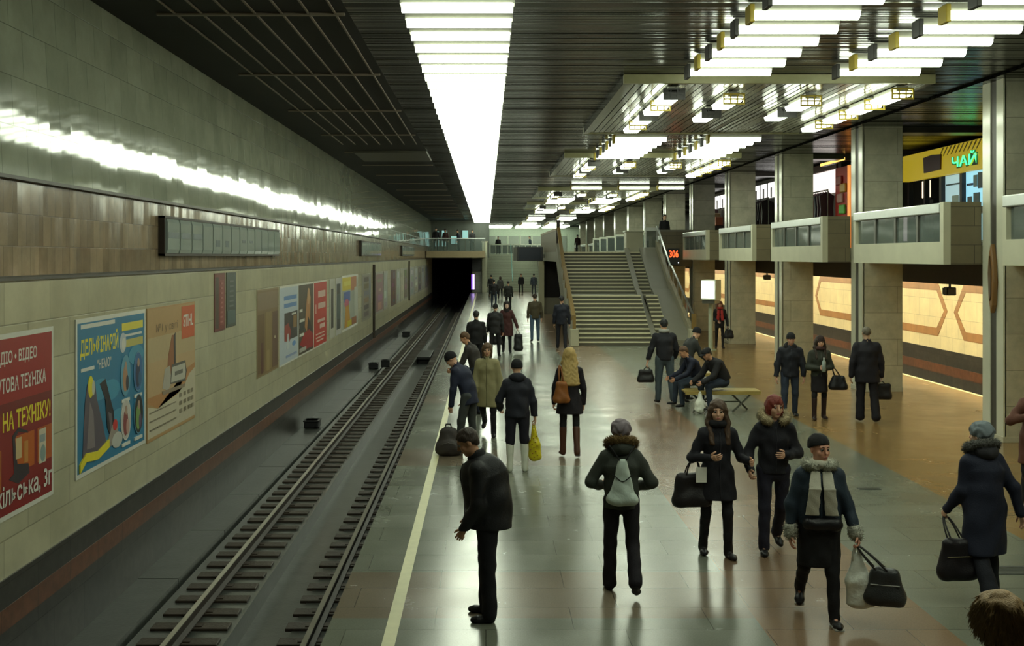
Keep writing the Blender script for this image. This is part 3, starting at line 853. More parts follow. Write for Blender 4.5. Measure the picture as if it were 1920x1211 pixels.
for i in range(7):
    x = -.1 + i * 1.25
    c = thing('far_door', (x, 117.9, 3.38), 'tall grey glazed door bay in the far green wall, bay %s from the tunnel' % ['one', 'two', 'three', 'four', 'five', 'six', 'seven'][i], 'door', 'glazed bays of the far wall')
    MB().box(x, x + 1.1, 117.9, 117.99, 3.38, 5.3).build('door_leaf', mat('grey green glazing', (.36, .42, .35), rough=.25), c)
    MB().box(x - .05, x + .05, 117.85, 117.99, 3.38, 5.35).build('mullion', bar_m, c)

# small covers in the platform floor
for (x, y, w, l, lab) in ((5.27, 15.4, .3, .12, 'small dark slot grate in the grey floor stripe'), (5.42, 11.4, .62, .3, 'worn dark floor cover beside the woman in the navy coat')):
    t = thing('floor_cover', (x, y, 0), lab, 'floor cover')
    MB().box(x - w / 2, x + w / 2, y - l / 2, y + l / 2, 0, .006).build('frame', mat('dark floor metal', (.045, .05, .043), rough=.5), t)
    for k in range(5):
        MB().box(x - w * .45, x + w * .45, y - l * .4 + l * .17 * k, y - l * .4 + l * .17 * k + .012, .006, .009).build('bar', steel_dark, t)
# ---------------------------------------------------------------- posters on the left wall
paint = {}
def flat(col, rough=.45):
    k = tuple(round(c, 3) for c in col)
    if k not in paint:
        paint[k] = mat('print %03d' % len(paint), col, rough=rough, var=.06, scale=12)
    return paint[k]

class Poster:
    """sheet on the left wall: u runs along the track from the near edge, v upward, both in metres"""
    def __init__(s, y0, y1, z0, z1, label, bg, border=(.62, .62, .55), bw=.05, x=TRACK_X0 + .001, name='poster', cat='poster', thick=.012):
        s.y0, s.z0, s.w, s.h, s.x = y0, z0, y1 - y0, z1 - z0, x + thick
        s.n = 0
        s.t = thing(name, (x, (y0 + y1) / 2, z0), label, cat)
        MB().box(x, x + thick, y0, y1, z0, z1).build('sheet', flat(border), s.t)
        s.rect(bw, s.w - bw, bw, s.h - bw, bg, 'background_print')
    def P(s, u, v):
        return (s.x + .0004 * s.n, s.y0 + u, s.z0 + v)
    def poly(s, pts, col, name='picture', emis=None):
        s.n += 1
        # extruded a hair so the print has its own thickness
        n = len(pts)
        v = [s.P(*p) for p in pts] + [(s.x - .001, s.y0 + p[0], s.z0 + p[1]) for p in pts]
        f = [tuple(range(n))] + [(i, i + n, (i + 1) % n + n, (i + 1) % n) for i in range(n)]
        return link_mesh(name, v, f, flat(col), s.t)
    def rect(s, u0, u1, v0, v1, col, name='picture'):
        return s.poly([(u0, v0), (u1, v0), (u1, v1), (u0, v1)], col, name)
    def oval(s, cu, cv, ru, rv, col, name='picture'):
        return s.poly([(cu + ru * math.cos(2 * PI * k / 20), cv + rv * math.sin(2 * PI * k / 20)) for k in range(20)], col, name)
    def text(s, body, u, v, h, col, width=None, slope=0.0, bold=.0):
        s.n += 1
        vv, f = text_mesh(body, h, width, bold)
        V = [s.P(u + a, v + b + slope * a) for a, b, _ in vv]
        return link_mesh('lettering', V, f, flat(col), s.t)

WHT, YEL = (.62, .62, .56), (.72, .62, .03)
# red electronics poster
p = Poster(9.6, 12.14, .62, 2.44, 'red electronics poster cut by the left edge of the view', (.30, .018, .016))
W = p.w
p.rect(.05, W - .05, 1.02, 1.14, (.16, .012, .012))
p.rect(.05, W - .05, .05, 1.02, (.22, .012, .012))
p.text('УДІО • ВІДЕО', W - 1.43, 1.50, .15, WHT, .98, bold=.02)
p.text('УТОВА ТЕХНІКА', W - 1.40, 1.24, .15, WHT, 1.19, bold=.02)
p.text('НА ТЕХНІКУ!', W - 1.28, .86, .19, YEL, 1.19, bold=.025)
p.rect(W - 1.02, W - 0.52, .42, .78, (.45, .10, .01)); p.rect(W - 0.44, W - 0.06, .42, .78, (.42, .10, .02))
p.poly([(W - 1.14, .38), (W - 1.02, .42), (W - 1.06, .8), (W - 0.92, .86), (W - 0.70, .80), (W - 0.67, .77), (W - 0.92, .82), (W - 1.00, .76), (W - 0.94, .5), (W - 0.67, .46), (W - 0.64, .36), (W - 0.92, .3)], (.03, .022, .03))
p.rect(W - 0.98, W - 0.84, .55, .76, (.55, .42, .22)); p.rect(W - 0.78, W - 0.68, .48, .7, (.5, .22, .05))
p.rect(W - 0.40, W - 0.22, .40, .76, (.55, .5, .38)); p.oval(W - 0.30, .5, .07, .09, (.22, .3, .28)); p.rect(W - 0.38, W - 0.24, .62, .7, (.25, .3, .3))
p.rect(W - 1.92, W - 1.32, .3, .7, (.34, .09, .01))
p.text('кільська, 3г', W - 1.42, .10, .24, WHT, 1.36, bold=.02)
# blue dolphinarium poster
p = Poster(12.8, 15.42, .63, 2.47, 'blue aquatic show poster with yellow title and white border', (.02, .17, .31))
p.text('ДЕЛЬФІНАРІЙ', .14, 1.36, .29, YEL, 1.34, bold=.03)
p.rect(.16, 1.35, 1.72, 1.77, WHT); p.rect(1.62, 2.5, 1.6, 1.7, (.66, .58, .06)); p.rect(1.72, 2.45, 1.52, 1.55, WHT); p.rect(1.78, 2.5, 1.38, 1.48, (.46, .42, .12))
p.oval(1.66, 1.45, .13, .13, (.45, .5, .55)); p.oval(1.69, 1.43, .08, .08, WHT)
p.text('"НЕМО"', .70, 1.2, .12, WHT, .5, bold=.02); p.rect(.16, .6, 1.22, 1.26, WHT)
for cu, cv in ((1.2, .9), (1.45, .5), (.8, .95), (2.2, 1.25)):
    p.oval(cu, cv, .32, .13, (.05, .26, .40))
p.poly([(.2, .22), (1.05, .2), (.9, .5), (.68, .85), (.62, 1.06), (.5, 1.12), (.36, 1.06), (.28, .85)], (.09, .075, .10)); p.poly([(.34, .3), (.62, .28), (.56, .7), (.44, .85)], (.2, .17, .18))
p.oval(.47, 1.02, .09, .13, YEL); p.oval(.56, 1.0, .05, .09, (.5, .5, .4))
p.poly([(.78, 1.02), (.98, 1.06), (1.28, .62), (1.36, .3), (1.22, .26), (1.05, .45), (.98, .8)], (.014, .014, .022)); p.poly([(1.08, .64), (1.2, .6), (1.26, .36), (1.18, .34)], (.12, .11, .13))
p.poly([(1.0, .2), (1.22, .45), (1.42, .46), (1.5, .2)], (.30, .26, .22)); p.oval(1.34, .44, .09, .07, (.5, .03, .03)); p.oval(1.42, .24, .2, .1, (.48, .48, .44))
for cu, cv, c1, c2, c3 in ((1.75, 1.02, (.10, .3, .42), (.4, .22, .12), (.03, .04, .06)), (2.27, 1.02, (.03, .12, .3), (.015, .03, .08), (.02, .1, .2)),
                      (1.75, .45, (.48, .46, .42), (.22, .05, .05), (.5, .3, .25)), (2.27, .45, (.012, .018, .02), (.16, .28, .08), (.1, .07, .12))):
    p.oval(cu, cv, .2, .27, WHT if c1[0] > .3 else (.10, .26, .38)); p.oval(cu, cv, .185, .255, c1); p.oval(cu - .02, cv - .04, .1, .17, c2); p.oval(cu + .06, cv - .1, .06, .1, c3); p.oval(cu, cv + .12, .05, .06, (.35, .24, .18))
    p.rect(cu - .16, cu + .16, cv - .34, cv - .3, WHT)
p.poly([(.1, .16), (.3, .26), (.7, .22), (1.1, .3), (1.1, .2), (.7, .12), (.3, .16), (.1, .06)], YEL)
# orange chainsaw poster
p = Poster(15.5, 18.05, .6, 2.47, 'faded orange chainsaw poster with a red square in its corner', (.42, .27, .12), border=(.40, .24, .10), bw=.02)
p.rect(.02, 2.53, 1.1, 1.45, (.44, .34, .19)); p.rect(.02, 2.53, .62, 1.1, (.46, .32, .17)); p.poly([(.02, .55), (.5, .42), (1.2, .5), (1.7, .62), (2.1, .85), (2.53, .9), (2.53, .62), (.02, .62)], (.42, .21, .08))
p.poly([(.02, .05), (2.53, .05), (2.53, .82), (2.2, .75), (1.9, .6), (1.5, .5), (.9, .46), (.5, .42), (.02, .5)], (.50, .46, .34), 'address_panel')
p.rect(1.75, 2.5, 1.32, 1.82, (.50, .10, .03)); p.text('STIHL', 1.84, 1.50, .19, WHT, .58, bold=.02)
p.text('№1 у світі', .42, 1.48, .15, (.18, .12, .07), 1.1)
p.poly([(.95, .8), (1.02, 1.12), (1.22, 1.42), (1.34, 1.42), (1.36, .98), (1.28, .82), (1.12, .7)], (.26, .10, .04)); p.poly([(1.3, 1.4), (1.4, 1.45), (1.42, .95), (1.33, .9)], (.05, .045, .045))
p.poly([(.72, .68), (.85, .95), (1.1, .98), (1.2, .72), (1.0, .62)], (.40, .38, .32)); p.poly([(1.12, .7), (1.2, .98), (1.95, .98), (2.02, .8), (1.95, .66)], (.10, .10, .09)); p.poly([(1.16, .72), (1.23, .94), (1.92, .94), (1.97, .8), (1.91, .7)], (.46, .45, .38)); p.rect(1.36, 1.8, .8, .86, (.15, .15, .13)); p.poly([(.7, .64), (1.95, .62), (1.9, .57), (.74, .58)], (.25, .2, .14))
for k, vv in enumerate((.36, .24, .12)):
    for a, b in ((.1, .42), (.46, .8), (.84, 1.25), (1.3, 1.42)):
        p.rect(a, b, vv + .03, vv + .05, (.22, .19, .13), 'fine_print')
    for a in (1.62, 1.85, 2.1, 2.28):
        p.rect(a, a + .12, vv + .08, vv + .14, (.22, .19, .13), 'fine_print')
# two narrow hanging banners
p = Poster(19.35, 20.15, 1.88, 2.9, 'narrow dark red banner hung on the wall under the brown band', (.16, .03, .022), border=(.12, .03, .02), bw=.03, name='banner', cat='banner')
p.rect(.05, .3, .05, .95, (.05, .035, .02)); p.rect(.38, .7, .1, .9, (.22, .05, .04))
for k in range(9):
    p.rect(.42, .62, .14 + .085 * k, .17 + .085 * k, (.36, .14, .12), 'fine_print')
p = Poster(20.25, 21.0, 1.9, 2.9, 'narrow grey green banner hung right of the dark red one', (.055, .075, .068), border=(.06, .07, .06), bw=.03, name='banner', cat='banner')
for k in range(9):
    p.rect(.2, .55, .1 + .09 * k, .13 + .09 * k, (.13, .15, .14), 'fine_print')
p.rect(.06, .69, .06, .3, (.07, .11, .11))
# brown poster, like a panelled door
p = Poster(22.95, 25.3, .68, 2.5, 'tall worn brown poster with darker upright panels', (.20, .135, .065), border=(.26, .2, .11), bw=.03)
p.rect(.05, 2.3, 1.38, 1.75, (.22, .16, .10)); p.rect(.08, .75, .08, 1.3, (.14, .085, .035)); p.rect(1.65, 2.25, .08, 1.3, (.13, .075, .05)); p.rect(.85, 1.55, .08, 1.32, (.24, .17, .07)); p.rect(.4, .62, .06, .7, (.10, .04, .03)); p.rect(1.0, 1.3, .06, .5, (.30, .22, .10))
p.rect(1.85, 2.0, .7, .76, (.5, .45, .3))
# blue white poster
p = Poster(25.45, 27.95, .66, 2.5, 'white poster with blue lettering and a dark red picture', (.44, .50, .55), bw=.04)
p.rect(.55, 2.3, 1.5, 1.6, (.10, .22, .45)); p.rect(.55, 2.3, 1.32, 1.42, (.12, .24, .46)); p.rect(.6, 2.4, .55, 1.2, (.05, .045, .042)); p.poly([(.6, .55), (1.3, .5), (1.5, .75), (1.1, .95), (.6, .9)], (.28, .05, .035)); p.rect(1.8, 2.3, .8, 1.1, (.24, .14, .05)); p.rect(1.6, 2.2, 1.12, 1.16, WHT)
p.poly([(.9, .35), (1.0, .7), (1.15, .7), (1.25, .35)], (.5, .55, .56)); p.oval(1.9, .42, .25, .06, (.12, .26, .52)); p.rect(.8, 2.3, .14, .2, (.25, .33, .5), 'fine_print')
# dark portrait poster
p = Poster(28.0, 30.45, .66, 2.5, 'dark poster with an orange figure and red foot', (.075, .062, .04), bw=.04)
p.poly([(1.0, .7), (1.3, 1.4), (1.6, 1.65), (1.95, 1.45), (1.85, .85), (1.5, .5)], (.42, .20, .07)); p.oval(1.62, 1.48, .22, .22, (.5, .30, .14)); p.poly([(1.3, .5), (1.55, .95), (2.2, .6), (2.3, .2), (1.4, .2)], (.03, .025, .025)); p.poly([(.2, .3), (.9, .55), (1.7, .6), (2.35, .45), (2.35, .1), (1.2, .12)], (.30, .02, .022))
for k, (a, b) in enumerate(((1.12, .2), (.86, .35), (.72, .22), (.5, .3))):
    p.rect(.18, .18 + b * 2.2, a, a + .07, WHT, 'lettering_bar')
p.rect(.2, .8, .62, .86, (.03, .04, .04)); p.rect(.15, 1.2, .1, .2, (.4, .4, .36), 'fine_print')
# red poster
p = Poster(30.5, 33.0, .66, 2.5, 'bright red poster with white lettering', (.44, .045, .03), bw=.04)
for a, b, c, d in ((.8, 2.2, 1.38, 1.56), (.8, 2.2, 1.06, 1.22), (.7, 2.1, .68, .76), (1.1, 2.1, .5, .62), (.4, 2.0, .34, .38), (.4, 2.1, .24, .28), (.5, 1.8, .15, .19), (.3, .45, .95, 1.2)):
    p.rect(a, b, c, d, (.58, .42, .36), 'lettering_bar')
# thin white-framed panels and the colourful poster beyond
p = Poster(33.6, 34.75, .7, 2.5, 'thin dark poster in a wide white frame right of the red one', (.05, .05, .042), border=(.42, .42, .36), bw=.3)
p = Poster(35.0, 36.3, .7, 2.5, 'thin black poster beside the colourful one', (.035, .045, .042), border=(.4, .4, .38), bw=.18)
p.rect(.3, .9, .5, 1.3, (.06, .09, .09))
p = Poster(36.5, 41.0, .7, 2.55, 'colourful poster with a yellow top and orange figure', (.30, .33, .28), bw=.08)
p.rect(.1, 2.4, 1.35, 1.78, (.55, .45, .04)); p.rect(.4, 2.2, 1.5, 1.65, (.6, .55, .1)); p.rect(2.4, 4.0, 1.3, 1.78, (.40, .17, .08)); p.rect(.5, 2.2, .95, 1.3, (.09, .14, .36)); p.oval(1.2, .9, .6, .16, (.42, .10, .16)); p.poly([(.6, .1), (.9, .8), (1.8, .85), (2.3, .1)], (.46, .24, .03)); p.rect(1.4, 2.6, .1, .3, (.5, .42, .02)); p.rect(3.4, 4.2, .3, 1.4, (.42, .44, .38)); p.rect(2.6, 4.0, .1, .35, (.3, .12, .06))
p = Poster(42.4, 45.7, .7, 2.5, 'grey poster with small pictures left of the dark pipe', (.20, .19, .15), border=(.24, .23, .18), bw=.06)
for k, c in enumerate(((.12, .1, .1), (.05, .045, .05), (.2, .14, .08), (.16, .17, .2), (.14, .12, .06), (.08, .07, .06))):
    p.rect(.7, 2.4, .15 + .27 * k, .33 + .27 * k, c)
p.rect(2.6, 3.1, .8, 1.6, (.20, .23, .27))
cols = [(.24, .14, .15), (.30, .33, .30), (.09, .03, .03), (.30, .35, .33), (.34, .33, .26), (.14, .13, .09), (.27, .29, .30), (.38, .40, .35), (.16, .15, .12), (.33, .34, .33), (.18, .18, .17)]
names = ['pinkish poster right of the dark pipe', 'pale grey poster past the pinkish one', 'thin dark maroon poster on the far wall', 'pale green poster past the maroon one', 'cream poster past the pale green one', 'small olive poster before the second pipe',
         'grey blue poster just past the second pipe', 'whitish poster far down the wall', 'dark poster far down the wall past the whitish one', 'last pale poster but one before the tunnel', 'last grey poster before the tunnel']
for i, (a, b) in enumerate(((47.6, 51.2), (51.4, 53.4), (55.4, 58.2), (58.8, 61.0), (61.4, 63.6), (64.2, 67.0), (69.2, 73), (73.5, 77), (77.5, 81), (81.6, 85), (86, 91))):
    p = Poster(a, b, .7, 2.5, names[i], cols[i], border=(.3, .3, .26) if i != 2 else (.08, .05, .05), bw=.1)
    W = p.w
    for k in range(4):
        q = random.random()
        c = tuple(max(.01, min(.6, x * (.5 + q) + random.uniform(-.03, .1))) for x in cols[i])
        p.rect(W * random.uniform(.12, .4), W * random.uniform(.55, .88), .15 + .4 * k, .15 + .4 * k + random.uniform(.12, .34), c)

# station name signs: a row of glass tiles in a dark frame
tile_g = mat('pale blue grey sign glass', (.34, .39, .36), rough=.07, var=.08, scale=3)
blur_m = mat('faded blue grey lettering', (.15, .185, .195), rough=.2)
for si, (y0, n, w) in enumerate(((16.25, 13, .685), (41.9, 6, 1.28), (62.2, 5, 2.05))):
    L = n * w
    t = thing('station_sign', (-4.74, y0, 3.2), ['nearest long sign of pale glass tiles on the brown band', 'middle sign of pale glass tiles on the brown band', 'farthest sign of pale glass tiles on the brown band'][si], 'sign')
    MB().box(-4.74, -4.64, y0 - .05, y0 + L + .05, 3.2, 3.235).build('frame', dark_brown, t)
    MB().box(-4.74, -4.64, y0 - .05, y0 + L + .05, 3.75, 3.785).build('frame', dark_brown, t)
    MB().box(-4.74, -4.645, y0 - .05, y0 - .02, 3.2, 3.785).build('frame', dark_brown, t)
    MB().box(-4.74, -4.67, y0, y0 + L, 3.235, 3.75).build('backing', mat('sign backing', (.03, .03, .027), rough=.6), t)
    for k in range(n):
        a = y0 + k * w
        g = MB().prism([(3.24, -4.67), (3.24, -4.64), (3.30, -4.622), (3.69, -4.622), (3.745, -4.64), (3.745, -4.67)], 'x', 0, 1)
        v = [(q[2], a + .03 + (w - .06) * q[0], q[1]) for q in g.v]
        gt = link_mesh('glass_tile', v, g.f, tile_g, t)
        if si == 0 and k in (0, 1, 2, 4, 5, 7, 8):
            z0, z1 = (3.46, 3.55) if k < 3 else (3.36, 3.47) if k < 6 else (3.45, 3.5)
            MB().box(-4.62, -4.618, a + (.06 if k < 3 else .2), a + w - (.06 if k < 3 else .2), z0, z1).build('faded_lettering', blur_m, gt)
# ---------------------------------------------------------------- shops on the balcony level
kiosk_y = emit('yellow sign board with added glow', (.62, .46, .02), .5)  # slight glow added to the board colour to brighten it
blue_lit = emit('cyan lit poster back', (.36, .78, .95), .85)
dk = mat('black kiosk frame', (.015, .014, .016), rough=.4)
k = thing('tea_kiosk', (12.9, 29.5, MEZ), 'tea kiosk with cyan lit windows behind the nearest column', 'kiosk')
MB().box(12.3, 13.9, 27.2, 32.6, MEZ, 3.55).build('base', dk, k)
MB().box(12.35, 13.9, 27.2, 32.6, 6.0, 6.15).build('roof', dk, k)
MB().box(13.8, 13.9, 27.2, 32.6, 3.55, 6.0).build('back_panel', mat('kiosk back', (.25, .3, .3), rough=.5), k)
for y in (27.2, 28.9, 30.2, 31.3, 32.5):
    MB().box(12.28, 12.4, y, y + .14, 3.55, 5.5).build('mullion', dk, k)
for a, b, za, zb, m in ((27.36, 28.88, 4.45, 5.4, blue_lit), (29.06, 30.18, 3.6, 5.35, emit('pale cyan lit glass', (.55, .82, .86), .55))):
    MB().box(12.38, 12.42, a, b, za, zb).build('lit_pane', m, k)
MB().box(12.3, 12.45, 27.34, 28.9, 4.28, 4.44).build('counter', dk, k)
MB().box(12.38, 12.42, 27.36, 28.1, 3.6, 4.26).build('lit_pane', emit('dim cyan glass', (.3, .6, .7), .4), k)
pic = mat('dark menu print', (.03, .05, .06), rough=.4)
for i, (a, b, za, zb, c) in enumerate(((27.5, 28.15, 4.9, 5.3, (.03, .06, .08)), (28.2, 28.4, 4.95, 5.25, (.2, .3, .33)), (28.05, 28.4, 4.5, 4.8, (.06, .11, .13)), (28.5, 28.75, 4.52, 4.72, (.1, .12, .13)), (28.45, 28.8, 5.0, 5.06, (.05, .1, .2)), (27.4, 27.6, 4.5, 4.66, (.25, .1, .05)))):
    q = MB().box(12.36, 12.38, a, b, za, zb).build('menu_sheet', flat(c), k)
for a, b, za, zb, c in ((29.2, 30.1, 5.08, 5.12, (.05, .1, .12)), (29.3, 29.7, 4.2, 4.8, (.5, .6, .58)), (29.8, 29.95, 4.3, 4.5, (.1, .15, .12))):
    MB().box(12.36, 12.38, a, b, za, zb).build('menu_sheet', flat(c), k)
s = thing('kiosk_sign', (12.25, 30, 5.35), 'yellow sign board with green neon letters and a maroon plate', 'sign')
MB().box(12.1, 12.27, 27.25, 32.5, 5.34, 6.08).build('board', kiosk_y, s)
for j in range(10):
    y = 27.3 + j * .25
    MB().add([(12.095, y, 6.07), (12.095, y + .1, 6.07), (12.095, y + .35, 5.85), (12.095, y + .28, 5.85)], [(0, 1, 2, 3)]).build('stripe_print', flat((.30, .22, .02)), s)
MB().prism([(29.75, 5.5), (30.85, 5.48), (30.9, 5.9), (30.3, 5.94), (29.72, 5.9)], 'x', 12.06, 12.1).build('maroon_plate', mat('maroon plate', (.06, .012, .02), rough=.4), s)
v, f = text_mesh('ЧАЙ', .34, 1.45, .02)
# the letters read from the platform, so they run from far to near along the board
link_mesh('neon_backing', [(12.075, 29.06 - a * 1.08, 5.45 + b * 1.12) for a, b, _ in text_mesh('ЧАЙ', .34, 1.45, .07)[0]], text_mesh('ЧАЙ', .34, 1.45, .07)[1], mat('dark green backing', (.01, .06, .02), rough=.5), s)
link_mesh('neon_letters', [(12.06, 29.0 - a, 5.48 + b) for a, b, _ in v], f, emit('green neon', (.05, 1.0, .25), 2.6), s)
# goods left of the kiosk
for i, (x, y, z0, z1, c, e) in enumerate(((13.2, 33.2, 4.9, 5.5, (1, .8, .55), 1.6), (13.2, 34.0, 4.25, 4.6, (1, .93, .9), 1.8), (12.6, 33.1, 3.6, 4.5, (1, .9, .88), 1.0))):
    q = thing('display_case', (x, y, z0), ['glowing warm display case high left of the tea kiosk', 'white lit display case left of the tea kiosk', 'low pale lit display case left of the tea kiosk'][i], 'display case')
    MB().box(x, x + .4, y, y + .7, z0, z1).build('case', dk, q)
    MB().box(x - .02, x, y + .05, y + .65, z0 + .05, z1 - .05).build('lit_front', emit('display glow %d' % i, c, e), q)
    MB().box(x + .1, x + .3, y + .1, y + .6, MEZ, z0).build('stand', dk, q)

# clothes shops in the next bays
def garment_row(x, y0, n, dy, z, label, group, cols):
    for j in range(n):
        y = y0 + dy * j
        c = cols[j % len(cols)]
        g = thing('hanging_garment', (x, y, z - .2), label, 'garment', group)
        h = .95 + .15 * math.sin(j * 2.3)
        MB().prism([(x - .22, z - h), (x + .22, z - h), (x + .2, z - .5), (x + .24, z - .12), (x + .05, z), (x - .05, z), (x - .24, z - .12), (x - .2, z - .5)], 'y', y - .05, y + .05).build('cloth', flat(c), g, bevel=.02)
        MB().tube([(x - .18, y, z - .1), (x, y, z + .02), (x, y, z + .08), (x + .18, y, z - .1)], .008, 5).build('hanger', steel_dark, g)
def clothes_rack(x, y0, y1, z, label):
    t = thing('clothes_rack', (x, y0, MEZ), label, 'clothes rack')
    MB().tube([(x, y0, z), (x, y1, z)], .02, 8).build('bar', steel_dark, t)
    for y in (y0, y1):
        MB().tube([(x, y, MEZ), (x, y, z)], .02, 8).build('post', steel_dark, t)
        MB().box(x - .25, x + .25, y - .03, y + .03, MEZ, MEZ + .04).build('foot', steel_dark, t)
clothes_rack(10.75, 35.2, 38.9, 5.28, 'clothes rack in the red and white shop')
garment_row(10.75, 35.35, 13, .28, 5.22, 'dark garment on the rack of the red and white shop', 'garments in the red and white shop', [(.03, .015, .03), (.05, .02, .03), (.02, .02, .03), (.12, .03, .05), (.03, .03, .03), (.07, .03, .06)])
ws = thing('lit_wall_panel', (11.2, 37, 4.7), 'large white lit panel of the red and white shop', 'panel')
MB().box(11.1, 11.2, 35.3, 39.4, MEZ, 6.2).build('board', mat('shop board', (.3, .27, .25), rough=.6), ws)
MB().box(11.06, 11.1, 35.4, 39.3, 5.22, 5.95).build('lit_face', emit('pinkish white panel', (1, .90, .84), 1.25), ws)
MB().box(11.04, 11.1, 35.3, 39.4, 5.97, 6.2).build('header', mat('maroon header', (.07, .02, .015), rough=.5), ws)
rp = thing('red_display', (11.1, 34.5, MEZ), 'red and orange lit display at the right of the clothes shop', 'display')
MB().box(11.0, 11.2, 33.7, 35.25, MEZ, 5.95).build('board', mat('bright red board', (.42, .03, .02), rough=.5), rp)
MB().box(10.96, 11.0, 33.75, 33.95, MEZ, 5.95).build('orange_edge', emit('orange edge glow', (1, .35, .06), .8), rp)
for j, (a, za, c) in enumerate(((34.5, 5.4, (.3, .03, .02)), (34.1, 5.15, (.5, .3, .03)), (34.4, 4.85, (.45, .25, .22)), (34.2, 4.5, (.12, .5, .08)))):
    MB().box(10.92, 11.0, a, a + .5, za, za + .28).build('goods', flat(c), rp, bevel=.03)
ol = thing('orange_lamp', (10.9, 35, 6.2), 'slim orange lamp above the red and white shop', 'lamp')
MB().box(10.8, 10.95, 33.6, 36.2, 6.08, 6.25).build('housing', dk, ol)
MB().box(10.78, 10.8, 33.7, 36.1, 6.09, 6.17).build('lit_face', emit('orange lamp', (1, .55, .12), 2.0), ol)
clothes_rack(10.75, 42.6, 47.2, 5.42, 'clothes rack in the dim shop')
garment_row(10.75, 42.8, 14, .31, 5.36, 'dark brown garment on the rack of the dim shop', 'garments in the dim shop', [(.02, .013, .012), (.06, .025, .015), (.015, .015, .02), (.03, .02, .02)])
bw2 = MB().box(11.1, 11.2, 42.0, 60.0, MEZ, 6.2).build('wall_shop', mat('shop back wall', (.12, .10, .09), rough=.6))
struct(bw2, 'dim back wall of the farther shops', 'wall')
for i, (y0, n, lab) in enumerate(((42.7, 4, 'in the dim shop'), (51.6, 3, 'in the farthest shop'))):
    for j in range(n):
        y = y0 + j * 1.2
        q = thing('lit_picture', (11.05, y, 5.5), 'white lit shop picture %s, place %s from the left' % (lab, ['four', 'three', 'two', 'one'][j] if n == 4 else ['three', 'two', 'one'][j]), 'picture', 'lit pictures ' + lab)
        MB().box(11.04, 11.1, y, y + 1.05, 5.42, 6.08).build('frame', dk, q)
        MB().box(11.01, 11.04, y + .05, y + 1.0, 5.46, 6.04).build('lit_face', emit('shop picture white', (1, .97, .93), 1.3), q)
        MB().box(11.0, 11.01, y + .4, y + .6, 5.46, 5.85).build('figure_print', flat((.06, .04, .04)), q)
for j in range(8):
    y, c = 51.4 + .55 * j, [(.35, .1, .05), (.3, .2, .1), (.05, .02, .02), (.02, .02, .02)][j % 4]
    q = thing('goods_stack', (10.7, y, MEZ), 'small stack of goods in the farthest shop', 'goods', 'stacked goods in the farthest shop')
    MB().box(10.5, 10.95, y, y + .45, MEZ, MEZ + 1.2).build('lower_box', flat((.03, .02, .02)), q, bevel=.03)
    MB().box(10.55, 10.9, y + .05, y + .4, MEZ + 1.2, MEZ + 1.6 + .2 * (j % 3)).build('upper_box', flat(c), q, bevel=.03)

# ---------------------------------------------------------------- benches on the platform
bw_m = mat('yellowish bench wood', (.36, .27, .08), rough=.4, var=.25, scale=6, stretch=(1, 8, 8))
def bench(x0, x1, y, label):
    t = thing('bench', ((x0 + x1) / 2, y, 0), label, 'bench')
    for k in range(4):
        MB().box(x0, x1, y - .26 + .135 * k, y - .15 + .135 * k, .415, .45).build('slat', bw_m, t, bevel=.008)
    MB().box(x0 + .02, x1 - .02, y - .27, y - .235, .37, .418).build('rail', bw_m, t)
    for xc in (x0 + .38, x1 - .38):
        for s in (-1, 1):
            MB().tube([(xc - .2 * s, y - .2 * s, .012), (xc + .2 * s, y + .12 * s * 0 - .2 * s, .40)], .02, 8).build('leg', steel_dark, t)
    MB().tube([(x0 + .38, y, .2), (x1 - .38, y, .2)], .015, 6).build('stretcher', steel_dark, t)
bench(4.05, 5.62, 23.1, 'flat yellowish wooden bench with dark crossed legs, nearer one')
bench(4.3, 5.6, 26.6, 'second wooden bench behind the seated men')
# ---------------------------------------------------------------- smooth solids for figures and bags
def vec(*a):
    return np.array(a, dtype=np.float64)
def unit(v):
    v = np.asarray(v, float)
    return v / (np.linalg.norm(v) + 1e-12)

def cone(a, b, ra, rb, side=None, k=.03):
    """tapered limb from a to b; radii are numbers or (sideways, fore-aft) pairs with the sideways axis given"""
    ra = ra if isinstance(ra, tuple) else (ra, ra)
    rb = rb if isinstance(rb, tuple) else (rb, rb)
    return ('c', np.asarray(a, float), np.asarray(b, float), ra, rb, None if side is None else unit(side), k)

def blob(c, r, axes=None, k=.02):
    return ('e', np.asarray(c, float), tuple(r), axes, k)

def prim_dist(p, P):
    if p[0] == 'c':
        _, a, b, ra, rb, side, k = p
        ab = b - a
        L2 = ab @ ab + 1e-12
        q = P - a
        t = np.clip((q @ ab) / L2, 0, 1)
        q = q - t[:, None] * ab
        r1 = ra[0] + t * (rb[0] - ra[0])
        if side is None:
            return np.sqrt((q * q).sum(1)) - r1
        r2 = ra[1] + t * (rb[1] - ra[1])
        s = q @ side
        rest2 = np.maximum((q * q).sum(1) - s * s, 0)
        k0 = np.sqrt(s * s / r1 ** 2 + rest2 / r2 ** 2) + 1e-9
        k1 = np.sqrt(s * s / r1 ** 4 + rest2 / r2 ** 4) + 1e-9
        return np.where(k0 < .5, (k0 - 1) * np.minimum(r1, r2), k0 * (k0 - 1) / k1)
    _, c, r, axes, k = p
    q = P - c
    if axes is not None:
        q = q @ np.asarray(axes).T
    r = np.array(r)
    k0 = np.sqrt(((q / r) ** 2).sum(1)) + 1e-9
    k1 = np.sqrt(((q / r ** 2) ** 2).sum(1)) + 1e-9
    return np.where(k0 < .5, (k0 - 1) * r.min(), k0 * (k0 - 1) / k1)

def smin(a, b, k):
    h = np.clip(.5 + .5 * (b - a) / k, 0, 1)
    return b + (a - b) * h - k * h * (1 - h)

